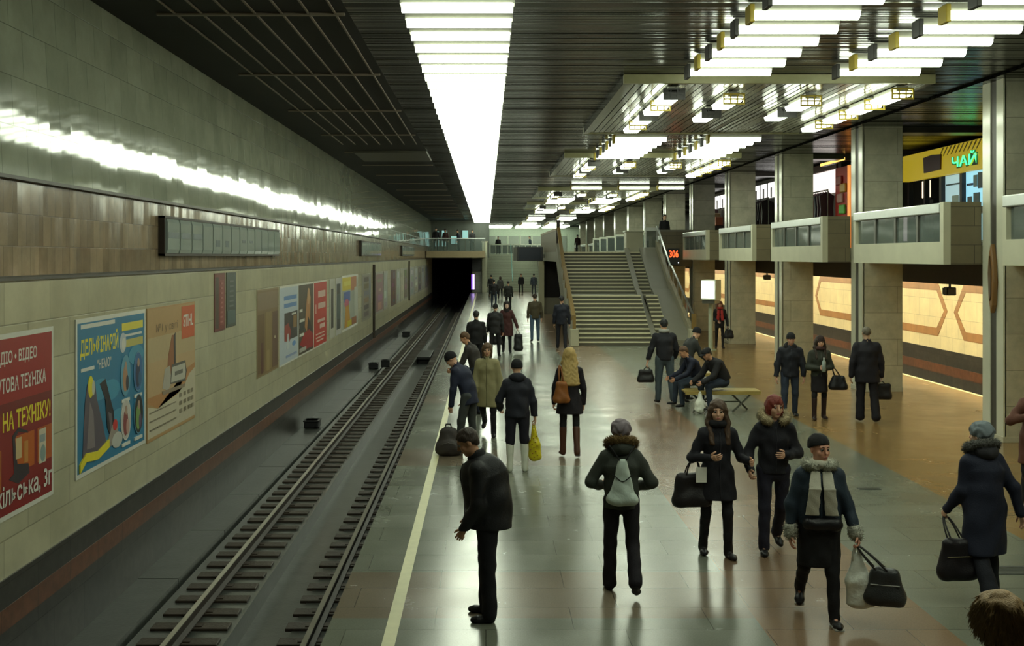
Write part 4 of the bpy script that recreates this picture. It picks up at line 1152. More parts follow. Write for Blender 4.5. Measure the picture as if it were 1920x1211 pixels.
def bounds(prims, pad):
    lo, hi = [], []
    for p in prims:
        if p[0] == 'c':
            r = max(max(p[3]), max(p[4]))
            lo.append(np.minimum(p[1], p[2]) - r); hi.append(np.maximum(p[1], p[2]) + r)
        else:
            r = max(p[2])
            lo.append(p[1] - r); hi.append(p[1] + r)
    return np.min(lo, 0) - pad, np.max(hi, 0) + pad

EDGES = [(0, 1), (0, 2), (0, 4), (1, 3), (1, 5), (2, 3), (2, 6), (3, 7), (4, 5), (4, 6), (5, 7), (6, 7)]
def solid(prims, h, cuts=(), planes=(), noise=None):
    """surface of smoothly joined prims minus cuts, trimmed by planes (point, outward normal); returns verts, quads"""
    lo, hi = bounds(prims, h * 2.5)
    n = np.maximum(((hi - lo) / h).astype(int) + 2, 4)
    ax = [lo[i] + h * np.arange(n[i]) for i in range(3)]
    G = np.stack(np.meshgrid(*ax, indexing='ij'), -1).reshape(-1, 3)
    d = None
    for p in prims:
        e = prim_dist(p, G)
        d = e if d is None else smin(d, e, p[-1])
    if noise:
        amp, fr = noise
        ph = (lo.sum() * 7.3) % 6.28
        near = np.abs(d) < .08
        Q = G[near]
        w = np.sin(Q[:, 2] * fr + 2.1 * np.sin(Q[:, 0] * fr * .6 + ph) + 1.7 * np.sin(Q[:, 1] * fr * .7)) * .6
        w += np.sin(Q[:, 0] * fr * .9 - Q[:, 2] * fr * .7 + 1.9 * np.sin(Q[:, 1] * fr * .8 + ph)) * .4
        d[near] += amp * w
    for c in cuts:
        d = np.maximum(d, -prim_dist(c, G))
    for pt, nm in planes:
        d = np.maximum(d, (G - np.asarray(pt, float)) @ unit(nm))
    F = d.reshape(n)
    corner = [F[i:n[0] - 1 + i, j:n[1] - 1 + j, k:n[2] - 1 + k] for i in (0, 1) for j in (0, 1) for k in (0, 1)]
    offs = np.array([(i, j, k) for i in (0, 1) for j in (0, 1) for k in (0, 1)], float)
    neg = sum((c < 0).astype(np.int8) for c in corner)
    act = (neg > 0) & (neg < 8)
    ids = np.argwhere(act)
    idx = -np.ones(act.shape, int)
    idx[act] = np.arange(len(ids))
    cv = [c[act] for c in corner]
    acc, cnt = np.zeros((len(ids), 3)), np.zeros(len(ids))
    for a, b in EDGES:
        m = (cv[a] < 0) != (cv[b] < 0)
        t = cv[a][m] / (cv[a][m] - cv[b][m])
        acc[m] += offs[a] + t[:, None] * (offs[b] - offs[a])
        cnt[m] += 1
    V = (ids + acc / cnt[:, None]) * h + lo
    S = F < 0
    quads = []
    for axis in range(3):
        o1, o2 = [(1, 2), (2, 0), (0, 1)][axis]
        sl0 = [slice(1, -1)] * 3; sl1 = [slice(1, -1)] * 3
        sl0[axis] = slice(0, n[axis] - 1); sl1[axis] = slice(1, n[axis])
        A, B = S[tuple(sl0)], S[tuple(sl1)]
        for flip, mask in ((False, A & ~B), (True, ~A & B)):
            g = np.argwhere(mask)
            if not len(g):
                continue
            base = g.copy()
            base[:, o1] += 1; base[:, o2] += 1
            def at(d1, d2):
                q = base.copy()
                q[:, o1] -= d1; q[:, o2] -= d2
                return idx[q[:, 0], q[:, 1], q[:, 2]]
            q = np.stack([at(1, 1), at(0, 1), at(0, 0), at(1, 0)], 1)
            quads.append(q[:, ::-1] if flip else q)
    Q = np.concatenate(quads) if quads else np.zeros((0, 4), int)
    Q = Q[(Q >= 0).all(1)]
    return V, Q

def merge(parts):
    vs, fs, n = [], [], 0
    for v, f in parts:
        v = np.asarray(v, float).reshape(-1, 3)
        vs.append(v)
        fs += [tuple(int(i) + n for i in q) for q in f]
        n += len(v)
    return np.concatenate(vs), fs

def field(prims, P):
    d = None
    for p in prims:
        e = prim_dist(p, P)
        d = e if d is None else smin(d, e, p[-1])
    return d

def tufts(V, Q, n, length, width, droop=(0, 0, -.3), jitter=.5, seed=3):
    """fine pointed locks standing off a surface, for fur and tousled hair; returns verts, tris"""
    r = np.random.default_rng(seed)
    Q = np.asarray(Q)
    a, b, c = V[Q[:, 0]], V[Q[:, 1]], V[Q[:, 2]]
    N = np.cross(b - a, c - a)
    N /= np.linalg.norm(N, axis=1)[:, None] + 1e-12
    ctr = V[Q].mean(1)
    pick = r.integers(0, len(Q), n)
    base, nrm = ctr[pick], N[pick]
    d = nrm + np.asarray(droop) + r.normal(0, jitter, (n, 3)) * .6
    d /= np.linalg.norm(d, axis=1)[:, None] + 1e-12
    L = length * r.uniform(.5, 1.2, n)[:, None]
    s1 = np.cross(d, r.normal(0, 1, (n, 3)))
    s1 /= np.linalg.norm(s1, axis=1)[:, None] + 1e-12
    s2 = np.cross(d, s1)
    w = width
    root = base - nrm * width
    tri = np.stack([root + s1 * w, root - s1 * w * .5 + s2 * w * .87, root - s1 * w * .5 - s2 * w * .87, base + d * L + np.asarray(droop) * L * .3], 1).reshape(-1, 3)
    k = np.arange(n)[:, None] * 4
    F = np.concatenate([k + [0, 1, 3], k + [1, 2, 3], k + [2, 0, 3]])
    return tri, F
# ---------------------------------------------------------------- people
def fabric(col, rough=.78, name='cloth'):
    key = '%s %.3f %.3f %.3f %.2f' % (name, *col, rough)
    return mat(key, col, rough=rough, var=.18, scale=9, bump=.25, bscale=90, spec=.3)
def fur(col):
    return mat('fur %.3f %.3f %.3f' % col, col, rough=.9, var=.45, scale=45, bump=1.0, bscale=70, spec=.2)
def hairm(col):
    return mat('hair %.3f %.3f %.3f' % col, col, rough=.62, var=.45, scale=26, bump=.6, bscale=40, stretch=(3, 3, .5))
SKIN = (.62, .36, .24)
D = math.radians

def limb_dir(sgn, flex, abd):
    return unit(vec(sgn * math.sin(D(abd)), math.sin(D(flex)), -math.cos(D(flex)) * math.cos(D(abd))))

def person(label, x, y, H=1.7, yaw=0, male=True, lean=0, hunch=4, twist=0, deep=1.0, head=(8, 0), legs=None, arms=None, fat=1.0, skin=SKIN,
           jacket=None, trousers=None, skirt=None, shoes=(.012, .012, .013), boots=None, hair=None, hat=None, hood=None, furcollar=None,
           scarf=None, base_z=0.0, hip_z=None, group=None, vox=None, extras=None):
    g = H / 1.7
    h = vox or min(.021, max(.0085, y * .0009))
    cy, sy = math.cos(D(yaw)), math.sin(D(yaw))
    R = np.array([[cy, -sy, 0], [sy, cy, 0], [0, 0, 1]])
    hc = vec(0, 0, .53 * H)
    X = vec(1, 0, 0)
    legs = legs or {}
    J = {}
    low = 1e9
    for s, sg in (('L', -1), ('R', 1)):
        flex, knee, abd, foot = (tuple(legs.get(s, (2 * sg, 4, 3, None))) + (None,))[:4]
        hip = hc + X * sg * .054 * H
        kn = hip + .245 * H * limb_dir(sg, flex, abd)
        an = kn + .238 * H * limb_dir(sg, flex - knee, abd * .5)
        fp = (flex - knee) * .85 if foot is None and flex - knee < -14 else (foot or 0)
        out = D(9) * sg
        fd = unit(vec(math.sin(out), math.cos(D(fp)) * math.cos(out), math.sin(D(fp))))
        fu = unit(np.cross(unit(np.cross(fd, vec(0, 0, 1))), fd))
        heel = an - fd * .035 * g - fu * .072 * g
        toe = an + fd * .175 * g - fu * .072 * g
        J[s] = dict(hip=hip, knee=kn, ankle=an, fd=fd, fu=fu, heel=heel, toe=toe)
        low = min(low, heel[2], toe[2])
    dz = (hip_z - hc[2]) if hip_z is not None else (-low)
    shift = vec(0, 0, dz)
    hc = hc + shift
    for s in 'LR':
        for k in ('hip', 'knee', 'ankle', 'heel', 'toe'):
            J[s][k] = J[s][k] + shift
    def up(a):
        return vec(0, math.sin(D(a)), math.cos(D(a)))
    waist = hc + .09 * H * up(lean)
    chest = waist + .11 * H * up(lean + hunch)
    u3 = up(lean + hunch * 1.8)
    neck = chest + .10 * H * u3
    tw = vec(math.cos(D(twist)), math.sin(D(twist)), 0)
    tf = vec(-math.sin(D(twist)), math.cos(D(twist)), 0)
    sw = (.106 if male else .094) * H
    pitch, hy = head[0], head[1]
    un = up(lean + hunch * 1.5 + pitch * .45)
    hz0 = up(lean * .5 + pitch)
    hfy = vec(-math.sin(D(hy)), math.cos(D(hy)), 0)
    hz = unit(vec(0, 0, 1) * math.cos(D(lean * .5 + pitch)) + hfy * math.sin(D(lean * .5 + pitch)))
    hx = unit(np.cross(hfy, hz)); hf = np.cross(hz, hx)
    hcn = neck + un * .045 * H + hz * .052 * H
    m = H * .130 / .225
    def HP(a, b, c):
        return hcn + (hx * a + hf * b + hz * c) * m
    HA = np.stack([hx, hf, hz])
    arms = arms or {}
    A = {}
    for s, sg in (('L', -1), ('R', 1)):
        u, f, curl, pn = (tuple(arms.get(s, ((.16, .02, -1), (.06, .16, -1)))) + (None, None))[:4]
        sh = neck - u3 * .040 * H + tw * sg * sw
        def T(v):
            return unit(tw * sg * v[0] + tf * v[1] + vec(0, 0, 1) * v[2])
        el = sh + .172 * H * T(u)
        wr = el + .150 * H * T(f)
        hd = T(f)
        n0 = T(pn) if pn is not None else T((-1, 0, .0))
        n0 = unit(n0 - hd * (n0 @ hd))
        ac = unit(np.cross(hd, n0))
        if ac @ (tf + vec(0, 0, .6)) < 0:
            ac = -ac                       # thumb side
        A[s] = dict(sh=sh, el=el, wr=wr, hd=hd, n=n0, ac=ac, curl=.35 if curl is None else curl)
        A[s]['grip'] = wr + hd * .085 * g + n0 * .028 * g
    W = lambda v: np.asarray(v) @ R.T + vec(x, y, base_z)

    # ---- body: torso, limbs and head as one skin
    fm = fat
    body = [cone(hc - vec(0, 0, .02 * H), waist, (.115 * g * fm, .085 * g * fm), (.10 * g * fm, .075 * g * fm), tw),
            cone(waist, chest, (.10 * g * fm, .075 * g * fm), (.112 * g, .078 * g), tw), cone(chest, neck - u3 * .03 * H, (.112 * g, .078 * g), (.07 * g, .05 * g), tw),
            cone(A['L']['sh'] + tw * .02 * H, A['R']['sh'] - tw * .02 * H, .036 * g, .036 * g, None, .04)]
    for s in 'LR':
        j, a = J[s], A[s]
        body += [cone(j['hip'], j['knee'], .066 * g, .045 * g), cone(j['knee'], j['ankle'], .046 * g, .030 * g), cone(j['ankle'], j['ankle'] + j['fd'] * .09 * g - j['fu'] * .042 * g, .027 * g, .017 * g),
                 cone(a['sh'] - u3 * .012 * H, a['el'], .036 * g, .032 * g), cone(a['el'], a['wr'], .034 * g, .023 * g),
                 cone(a['wr'], a['wr'] + a['hd'] * .075 * g, (.024 * g, .017 * g), (.038 * g, .014 * g), a['ac'], .015)]
    hb = max(.0062, h * .72)
    neckp = [cone(neck - u3 * .03 * H, hcn - hz * .04 * m - hf * .012 * m, .052 * g, .050 * g, None, .02)]
    face = neckp + [blob(HP(0, -.012, .022), (.075 * m, .094 * m, .090 * m), HA, .02), blob(HP(0, .032, -.05), (.055 * m, .054 * m, .062 * m), HA, .03),
                    blob(HP(0, .062, -.098), (.022 * m, .020 * m, .016 * m), HA, .02),
                    cone(HP(0, .086, .012), HP(0, .104, -.026), .008 * m, .0135 * m, None, .012),
                    blob(HP(.077, -.012, -.008), (.009 * m, .021 * m, .032 * m), HA, .006), blob(HP(-.077, -.012, -.008), (.009 * m, .021 * m, .032 * m), HA, .006),
                    cone(HP(-.04, .072, .028), HP(.04, .072, .028), .013 * m, .013 * m, None, .015),
                    blob(HP(.042, .058, -.03), (.022 * m, .02 * m, .022 * m), HA, .02), blob(HP(-.042, .058, -.03), (.022 * m, .02 * m, .022 * m), HA, .02),
                    cone(HP(-.016, .083, -.063), HP(.016, .083, -.063), .008 * m, .008 * m, None, .01)]
    socket = [blob(HP(.031, .094, .006), (.017 * m, .016 * m, .011 * m), HA), blob(HP(-.031, .094, .006), (.017 * m, .016 * m, .011 * m), HA)]
    pieces = [solid(body, max(h, .012)), solid(face, hb, cuts=socket)]
    fingers = MB()
    ns = 7 if y < 14 else 5
    for s in 'LR':
        a = A[s]
        hd, n0, ac = a['hd'], a['n'], a['ac']
        k0 = a['wr'] + hd * .074 * g
        for i, (off, ln) in enumerate(((.028, .074), (.0095, .083), (-.0095, .078), (-.027, .062))):
            p = k0 + ac * off * g - hd * abs(off - .005) * .25
            pts, ang = [p - hd * .016 * g, p], a['curl'] * .45
            for q, fr in enumerate((.46, .31, .23)):
                p = p + (hd * math.cos(ang) + n0 * math.sin(ang) + ac * off * .6) * ln * fr * g
                pts.append(p); ang += a['curl'] * (.75 + .06 * i)
            fingers.tube([Vector(q) for q in pts], [.0095 * g, .0092 * g, .0085 * g, .0078 * g, .0058 * g], ns)
        p = a['wr'] + hd * .018 * g + ac * .022 * g
        d1 = unit(ac * .8 + hd * .65 + n0 * .3)
        d2 = unit(ac * .3 + hd * .9 + n0 * (.25 + .4 * a['curl']))
        fingers.tube([Vector(p - ac * .012 * g), Vector(p + d1 * .03 * g), Vector(p + d1 * .032 * g + d2 * .028 * g), Vector(p + d1 * .032 * g + d2 * .05 * g)], [.012 * g, .0108 * g, .0095 * g, .0066 * g], ns)
    pieces.append((np.array(fingers.v), fingers.f))
    V, F = merge(pieces)
    skin_m = mat('skin %.2f %.2f' % (skin[0], skin[1]), tuple(min(.72, v * 1.2) for v in skin), rough=.5, var=.07, scale=20)
    P = link_mesh('person', W(V), F, skin_m, None, smooth=True, origin=(x, y, base_z))
    tag(P, label, 'person', group)
    def piece(name, prims, m_, hh=None, on=None, tuft=None, **kw):
        v, f = solid(prims, hh or h, **kw)
        if tuft and y < 30:
            v, f = merge([(v, f), tufts(v, f, *tuft)])
        return link_mesh(name, W(v), f, m_, on or P, smooth=True)
    def tubep(name, pts, r, m_, n=8):
        mb = MB().tube([Vector(W(p)) for p in pts], r, n)
        return mb.build(name, m_, P, smooth=True)

    # ---- legs and feet
    wr_noise = (.0045 * g, 34)
    if trousers:
        c, w = trousers['col'], trousers.get('w', 1.0)
        top = trousers.get('cut', 0)
        pr_ = [cone(hc - vec(0, 0, .01 * H), waist, (.145 * g * fm, .112 * g * fm), (.125 * g * fm, .10 * g * fm), tw, .04)]
        for s in 'LR':
            j = J[s]
            pr_ += [cone(j['hip'], j['knee'], .092 * g * w * (fm ** .5), .064 * g * w), cone(j['knee'], j['knee'] + (j['ankle'] - j['knee']) * trousers.get('to', 1.0), .064 * g * w, trousers.get('cuff', .052) * g * w)]
        piece('trousers', pr_, fabric(c, trousers.get('rough', .8)), noise=wr_noise)
    if skirt:
        hem = hc - vec(0, 0, skirt['len'] * H) + (J['L']['knee'] + J['R']['knee'] - 2 * hc) * vec(1, 1, 0) * .3
        pr_ = [cone(waist, hc, (.125 * g * fm, .10 * g * fm), (.155 * g * fm, .125 * g * fm), tw), cone(hc, hem - vec(0, 0, .05), (.155 * g * fm, .125 * g * fm), (skirt.get('r', .17) * g, skirt.get('r', .17) * g * .85), tw)]
        piece('skirt', pr_, fabric(skirt['col']), planes=[(hem, (0, 0, -1))], noise=wr_noise)
    for s in 'LR':
        j = J[s]
        bp = boots or {}
        m_ = fabric(boots['col'] if boots else shoes, .4, 'leather')
        ball_ = j['toe'] - j['fd'] * .07 * g
        lift = .030 * g
        pr_ = [cone(j['heel'] + j['fu'] * lift + j['fd'] * .028 * g, ball_ + j['fu'] * lift * .9, (.034 * g, .040 * g), (.043 * g, .030 * g), np.cross(j['fd'], j['fu']), .02),
               cone(ball_ + j['fu'] * lift * .9, j['toe'] + j['fu'] * lift * .8 - j['fd'] * .03 * g, (.043 * g, .030 * g), (.030 * g, .024 * g), np.cross(j['fd'], j['fu']), .02),
               cone(j['ankle'] - j['fu'] * .02 * g, j['ankle'] + unit(j['knee'] - j['ankle']) * .03 * g, .042 * g, .042 * g, None, .03)]
        if boots:
            tp = j['ankle'] + (j['knee'] - j['ankle']) * bp.get('h', .75)
            pr_ += [cone(j['ankle'], tp, .044 * g, bp.get('w', .058) * g, None, .03)]
        sho = piece('boot' if boots else 'shoe', pr_, m_, hh=max(.008, h * .85), planes=[((j['heel']), tuple(-j['fu']))])
        if shoes and isinstance(shoes, tuple) and extras and 'sole' in extras:
            piece('shoe_sole', [cone(j['heel'] + j['fd'] * .03 * g, j['toe'] - j['fd'] * .03 * g, (.044 * g, .02 * g), (.046 * g, .02 * g), np.cross(j['fd'], j['fu']))], fabric((.4, .4, .36)), hh=.008, on=sho, planes=[(j['heel'] + j['fu'] * .022 * g, tuple(j['fu'])), (j['heel'] - j['fu'] * .002, tuple(-j['fu']))])

    # ---- jacket or coat
    if jacket:
        c, ln = jacket['col'], jacket.get('len', .04)
        pad, fl = jacket.get('pad', 1.0), jacket.get('flare', 1.0)
        m_ = fabric(c, jacket.get('rough', .75), jacket.get('kind', 'coat'))
        mid = (J['L']['knee'] + J['R']['knee']) / 2 - hc
        upv = up(lean)
        hem = hc - upv * ln * H + vec(mid[0], mid[1], 0) * min(1, ln / .24) * .8
        gp = g * pad
        dp = deep
        pr_ = [cone(chest, waist, (.168 * gp, .125 * gp * fm * dp), (.150 * gp * fm, .118 * gp * fm * dp), tw, .05), cone(waist, hem - upv * .06, (.150 * gp * fm, .118 * gp * fm * dp), (.170 * gp * fl * fm, .132 * gp * fl * fm * dp), tw, .05),
               cone(chest, neck - u3 * .045 * H, (.168 * gp, .125 * gp * dp), (.10 * gp, .075 * gp), tw, .05),
               cone(A['L']['sh'] + tw * .015 * H, A['R']['sh'] - tw * .015 * H, .061 * gp, .061 * gp, None, .06),
               cone(neck - u3 * .03 * H, neck + un * .018 * H, .078 * g, .068 * g, None, .03)]
        if ln > .1:
            for s in 'LR':
                j = J[s]
                q = min(1.0, ln / .245)
                pr_.append(cone(j['hip'], j['hip'] + (j['knee'] - j['hip']) * q, .10 * gp, .098 * gp * fl, None, .08))
        for s in 'LR':
            a = A[s]
            sl = jacket.get('sleeve', .97)
            pr_ += [cone(a['sh'] - u3 * .01 * H, a['el'], .063 * gp, .055 * gp, None, .045), cone(a['el'], a['el'] + (a['wr'] - a['el']) * sl, .056 * gp, .046 * gp, None, .03)]
        planes = [(hem, tuple(-upv))]
        holes = [cone(neck + un * .0 * H, neck + un * .06 * H, .054 * g, .058 * g)]
        for s in 'LR':
            a = A[s]
        jk = piece('jacket' if ln < .1 else 'coat', pr_, m_, planes=planes, cuts=holes, noise=(jacket.get('crease', .006) * g, jacket.get('freq', 30)))
        if y < 30 and not jacket.get('nozip'):
            line = []
            for q in np.linspace(.04, .97, 26):
                c0 = hem * (1 - q) + (neck - u3 * .02 * H) * q
                ts = np.linspace(.0, .40, 161)
                ds = field(pr_, c0 + tf * ts[:, None] * g)
                pos = np.argmax(ds > 0)
                if ds[0] < 0 and pos > 0:
                    line.append(c0 + tf * (ts[pos] * g + .001))
            if len(line) > 3:
                MB().tube([Vector(W(q)) for q in line], .0065 * g, 5).build('front_seam', fabric(tuple(v * .6 for v in c) if sum(c) > .15 else tuple(v * 1.7 + .003 for v in c), .5, 'zip'), jk, smooth=True)
        if jacket.get('cuff'):
            for s in 'LR':
                a = A[s]
                d_ = unit(a['wr'] - a['el'])
                piece('fur_cuff', [cone(a['wr'] - d_ * .045 * g, a['wr'] - d_ * .005 * g, .058 * gp, .056 * gp)], fur(jacket['cuff']), on=jk, noise=(.003, 60), tuft=(500, .022, .003))
        if jacket.get('belt'):
            wv = waist - upv * .0
            piece('belt', [cone(wv - upv * .018, wv + upv * .018, (.160 * gp * fm, .128 * gp * fm), (.160 * gp * fm, .128 * gp * fm), tw)], fabric(jacket['belt']), on=jk, planes=[(wv + upv * .022, tuple(upv)), (wv - upv * .022, tuple(-upv))])
        if jacket.get('collar'):
            piece('collar', [cone(neck - u3 * .03 * H - tf * .01, neck + un * .035 * H - hf * .012, .088 * g, .082 * g)], fabric(jacket['collar']), on=jk, cuts=[cone(neck, neck + un * .1 * H, .060 * g, .068 * g), blob(neck + tf * .1 * g + u3 * .03 * H, (.05, .06, .06))], planes=[(neck + un * .03 * H, tuple(un))])
    # ---- head wear, hair
    if hair:
        st, hcx = hair
        hm = hairm(hcx)
        fc = [blob(HP(0, .098, -.040), (.066 * m, .070 * m, .088 * m), HA)]
        nz = (.0045, 70)
        if st == 'short':
            piece('hair', [blob(HP(0, -.014, .028), (.084 * m, .101 * m, .097 * m), HA), blob(HP(0, -.06, -.03), (.058 * m, .04 * m, .05 * m), HA)], hm, hh=hb, cuts=fc + [blob(HP(.09, .01, -.03), (.03 * m, .03 * m, .05 * m), HA), blob(HP(-.09, .01, -.03), (.03 * m, .03 * m, .05 * m), HA)], planes=[(HP(0, -.05, -.07), tuple(-hz)), (HP(0, .04, .03), tuple(unit(hf * .8 - hz * .9)))], noise=nz)
        elif st == 'thin':
            piece('hair', [blob(HP(0, -.016, .022), (.080 * m, .097 * m, .091 * m), HA)], hm, hh=hb, cuts=fc, planes=[(HP(0, -.05, -.05), tuple(-hz)), (HP(0, .02, .03), tuple(unit(hf * .8 - hz * .9)))], noise=(.002, 90))
        elif st == 'puff':
            piece('hair', [blob(HP(0, -.018, .020), (.108 * m, .122 * m, .112 * m), HA), blob(HP(0, -.07, -.06), (.085 * m, .06 * m, .07 * m), HA)], hm, hh=.006, cuts=fc, noise=(.006, 60), tuft=(4200, .045, .0045, (0, 0, -1.6), .45))
        elif st == 'bob':
            piece('hair', [blob(HP(0, -.014, .030), (.092 * m, .106 * m, .100 * m), HA), cone(HP(.07, 0, 0), HP(.072, .01, -.12), .034 * m, .024 * m), cone(HP(-.07, 0, 0), HP(-.072, .01, -.12), .034 * m, .024 * m), cone(HP(0, -.06, 0), HP(0, -.05, -.12), (.08 * m, .045 * m), (.075 * m, .04 * m), hx)], hm, hh=hb, cuts=[blob(HP(-.008, .10, -.045), (.056 * m, .075 * m, .085 * m), HA)], noise=nz)
        else:       # long
            L_ = {'long': .30, 'longer': .44}[st]
            back = neck - tf * (.085 if st == 'long' else .135) * g - vec(0, 0, L_ * .62)
            wd = 1.0 if st == 'long' else 1.55
            prs = [blob(HP(0, -.016, .028), (.097 * m, .108 * m, .103 * m), HA), cone(HP(0, -.05, -.02), back, (.100 * m, .055 * m), (.10 * g * wd, .04 * g), tw, .05)]
            for sg in (-1, 1):
                sd = neck + tw * sg * .085 * g + tf * (.085 if st == 'long' else -.02) * g - vec(0, 0, L_ * .55)
                prs.append(cone(HP(.074 * sg, .008, 0), HP(.094 * sg, .0, -.12), .034 * m, .040 * m, None, .03))
                prs.append(cone(HP(.094 * sg, .0, -.12), sd, .040 * m, .030 * m, None, .03))
            piece('hair', prs, hm, hh=hb, cuts=fc + [blob(neck + hf * .06 * g + un * .01, (.04, .09, .06))], noise=(.005, 75))
    if hat:
        st, cc = hat[0], hat[1]
        fm_ = fabric(cc, .85, 'knit')
        fc = [blob(HP(0, .105, -.05), (.072 * m, .08 * m, .082 * m), HA)]
        tilt = unit(-hz * 1.0 + hf * .30)
        if st == 'beanie':
            hto = piece('hat', [blob(HP(0, -.012, .032), (.090 * m, .107 * m, .103 * m), HA)], fm_, hh=hb, planes=[(HP(0, 0, .0), tuple(tilt))], noise=(.0025, 110))
            piece('hat_band', [blob(HP(0, -.012, .028), (.094 * m, .112 * m, .105 * m), HA)], fm_, hh=hb, on=hto, planes=[(HP(0, 0, -.004), tuple(tilt)), (HP(0, 0, .032), tuple(-tilt))])
        elif st == 'skull':
            piece('hat', [blob(HP(0, -.022, .036), (.094 * m, .112 * m, .104 * m), HA)], fm_, hh=hb, planes=[(HP(0, .0, .024), tuple(unit(-hz + hf * .38)))], noise=(.002, 80))
        elif st == 'beret':
            piece('hat', [blob(HP(0, -.03, .070), (.108 * m, .112 * m, .062 * m), HA, .03), blob(HP(0, -.012, .030), (.089 * m, .104 * m, .085 * m), HA, .03)], fm_, hh=hb, planes=[(HP(0, 0, .018), tuple(unit(-hz + hf * .42)))], noise=(.002, 80))
        elif st == 'knit':
            piece('hat', [blob(HP(0, -.022, .036), (.104 * m, .118 * m, .104 * m), HA)], fm_, hh=hb, planes=[(HP(0, 0, -.01), tuple(tilt))], noise=(.007, 75))
        elif st == 'cap':
            hto = piece('hat', [blob(HP(0, -.010, .045), (.094 * m, .112 * m, .078 * m), HA)], fm_, hh=hb, planes=[(HP(0, 0, .035), tuple(-hz))])
            piece('hat_peak', [blob(HP(0, .10, .040), (.072 * m, .065 * m, .012 * m), HA)], fm_, hh=max(.006, hb * .7), on=hto)
    if hood:
        st, cc, fcx = hood
        hm_ = fabric(cc, .8, 'coat')
        if st == 'up':
            hdo = piece('hood', [blob(HP(0, -.022, .02), (.112 * m, .128 * m, .122 * m), HA, .04), cone(HP(0, -.04, -.06), neck - u3 * .02 * H, .10 * m, .105 * g, None, .05)], hm_, hh=hb * 1.2, cuts=[blob(HP(0, .13, -.03), (.078 * m, .12 * m, .10 * m), HA)], noise=(.003, 40))
        else:
            hdo = piece('hood', [blob(neck - tf * .085 * g + u3 * .012 * H, (.115 * g, .075 * g, .075 * g), None, .03), cone(neck + tw * .08 * g, neck - tw * .08 * g, .06 * g, .06 * g, None, .03)], hm_, hh=hb * 1.4, cuts=[cone(neck, neck + un * .12 * H, .058 * g, .075 * g)], noise=(.005, 40))
        if fcx:
            ring = []
            if st == 'up':
                pts = [HP(.108 * math.sin(t), .045 + .01 * math.cos(t), .015 + .118 * math.cos(t)) for t in np.linspace(-2.5, 2.5, 13)]
            else:
                pts = [neck + tw * .125 * g * math.sin(t) - tf * (.115 * math.cos(t) + .0) * g + u3 * (.035 + .030 * math.cos(t)) * H for t in np.linspace(-2.5, 2.5, 13)]
            for q in range(12):
                ring.append(cone(pts[q], pts[q + 1], .036 * g, .036 * g, None, .02))
            piece('fur_trim', ring, fur(fcx), hh=hb * 1.1, on=hdo, tuft=(1500, .034, .0035), noise=(.004, 60))
    if furcollar:
        pts = [neck + tw * .105 * g * math.sin(t) - tf * .085 * math.cos(t) * g + u3 * .012 * H for t in np.linspace(-2.7, 2.7, 13)]
        piece('fur_collar', [cone(pts[q], pts[q + 1], .040 * g, .040 * g, None, .02) for q in range(12)], fur(furcollar), hh=hb * 1.2, noise=(.004, 60), tuft=(1300, .030, .0035))
    if scarf:
        pts = [neck + tw * .075 * g * math.sin(t) - tf * .07 * math.cos(t) * g + u3 * .02 * H for t in np.linspace(-PI, PI, 13)]
        prs = [cone(pts[q], pts[q + 1], .034 * g, .034 * g, None, .02) for q in range(12)]
        if len(scarf) > 1 and scarf[1]:
            for sg in (-1, 1):
                a0 = neck + tf * .105 * g + tw * sg * .05 * g - u3 * .02 * H
                a1 = chest + tf * .150 * g * fm + tw * sg * .062 * g
                a2 = waist + tf * .158 * g * fm + tw * sg * .085 * g - u3 * .05
                piece('scarf_end', [cone(a0, a1 + tf * .012 * g, (.044 * g, .014 * g), (.056 * g, .013 * g), tw, .005), cone(a1 + tf * .012 * g, a2, (.056 * g, .013 * g), (.066 * g, .013 * g), tw, .005)], fabric(scarf[0], .9, 'scarf'), hh=hb, planes=[(a2, (0, 0, -1))], noise=(.0015, 60))
        piece('scarf', prs, fabric(scarf[0], .9, 'scarf'), hh=hb * 1.2, noise=(.0022, 60))
    # ---- eyes, brows and lips where the face can be seen
    wf = R @ hf
    to_cam = unit(vec(-x, -y, EYE - 1.6))
    if y < 26 and wf @ to_cam > -.25:
        eyem = mat('eye white', (.26, .24, .22), rough=.35)
        iris = mat('dark iris', (.02, .015, .012), rough=.15)
        for sg in (-1, 1):
            c = HP(.031 * sg, .076, .006)
            mb = MB().ball((0, 0, 0), .0135 * m, 10, 8)
            vv = np.array(mb.v)
            mid_ = []
            for f in mb.f:
                ctr = vv[list(f)].mean(0)
                mid_.append(1 if unit(ctr)[1] > .72 else 0)
            vw = W(c + vv @ HA)
            link_mesh('eye', vw, mb.f, None, P, smooth=True, mats=[eyem, iris], midx=mid_)
            bc = hair[1] if hair else (.03, .02, .015)
            tubep('eyebrow', [HP(.014 * sg, .0875, .026), HP(.032 * sg, .0865, .032), HP(.05 * sg, .074, .026)], [.003 * m, .0042 * m, .002 * m], hairm(tuple(v * .6 for v in bc)), 5)
        lc = (.38, .10, .085) if not male else (.36, .16, .12)
        piece('lips', [cone(HP(-.018, .0835, -.060), HP(.018, .0835, -.060), (.004 * m), (.004 * m), None, .006), cone(HP(-.014, .0845, -.067), HP(.014, .0845, -.067), .0052 * m, .0052 * m, None, .006), blob(HP(0, .088, -.0635), (.013 * m, .006 * m, .0075 * m), HA, .008)], mat('lips %.2f' % lc[0], lc, rough=.4), hh=.0035)
    out = {'P': P, 'W': W, 'neck': neck, 'chest': chest, 'waist': waist, 'hc': hc, 'tw': tw, 'tf': tf, 'g': g, 'u3': u3}
    out['gripL'], out['gripR'] = W(A['L']['grip']), W(A['R']['grip'])
    out['shL'], out['shR'] = W(A['L']['sh']), W(A['R']['sh'])
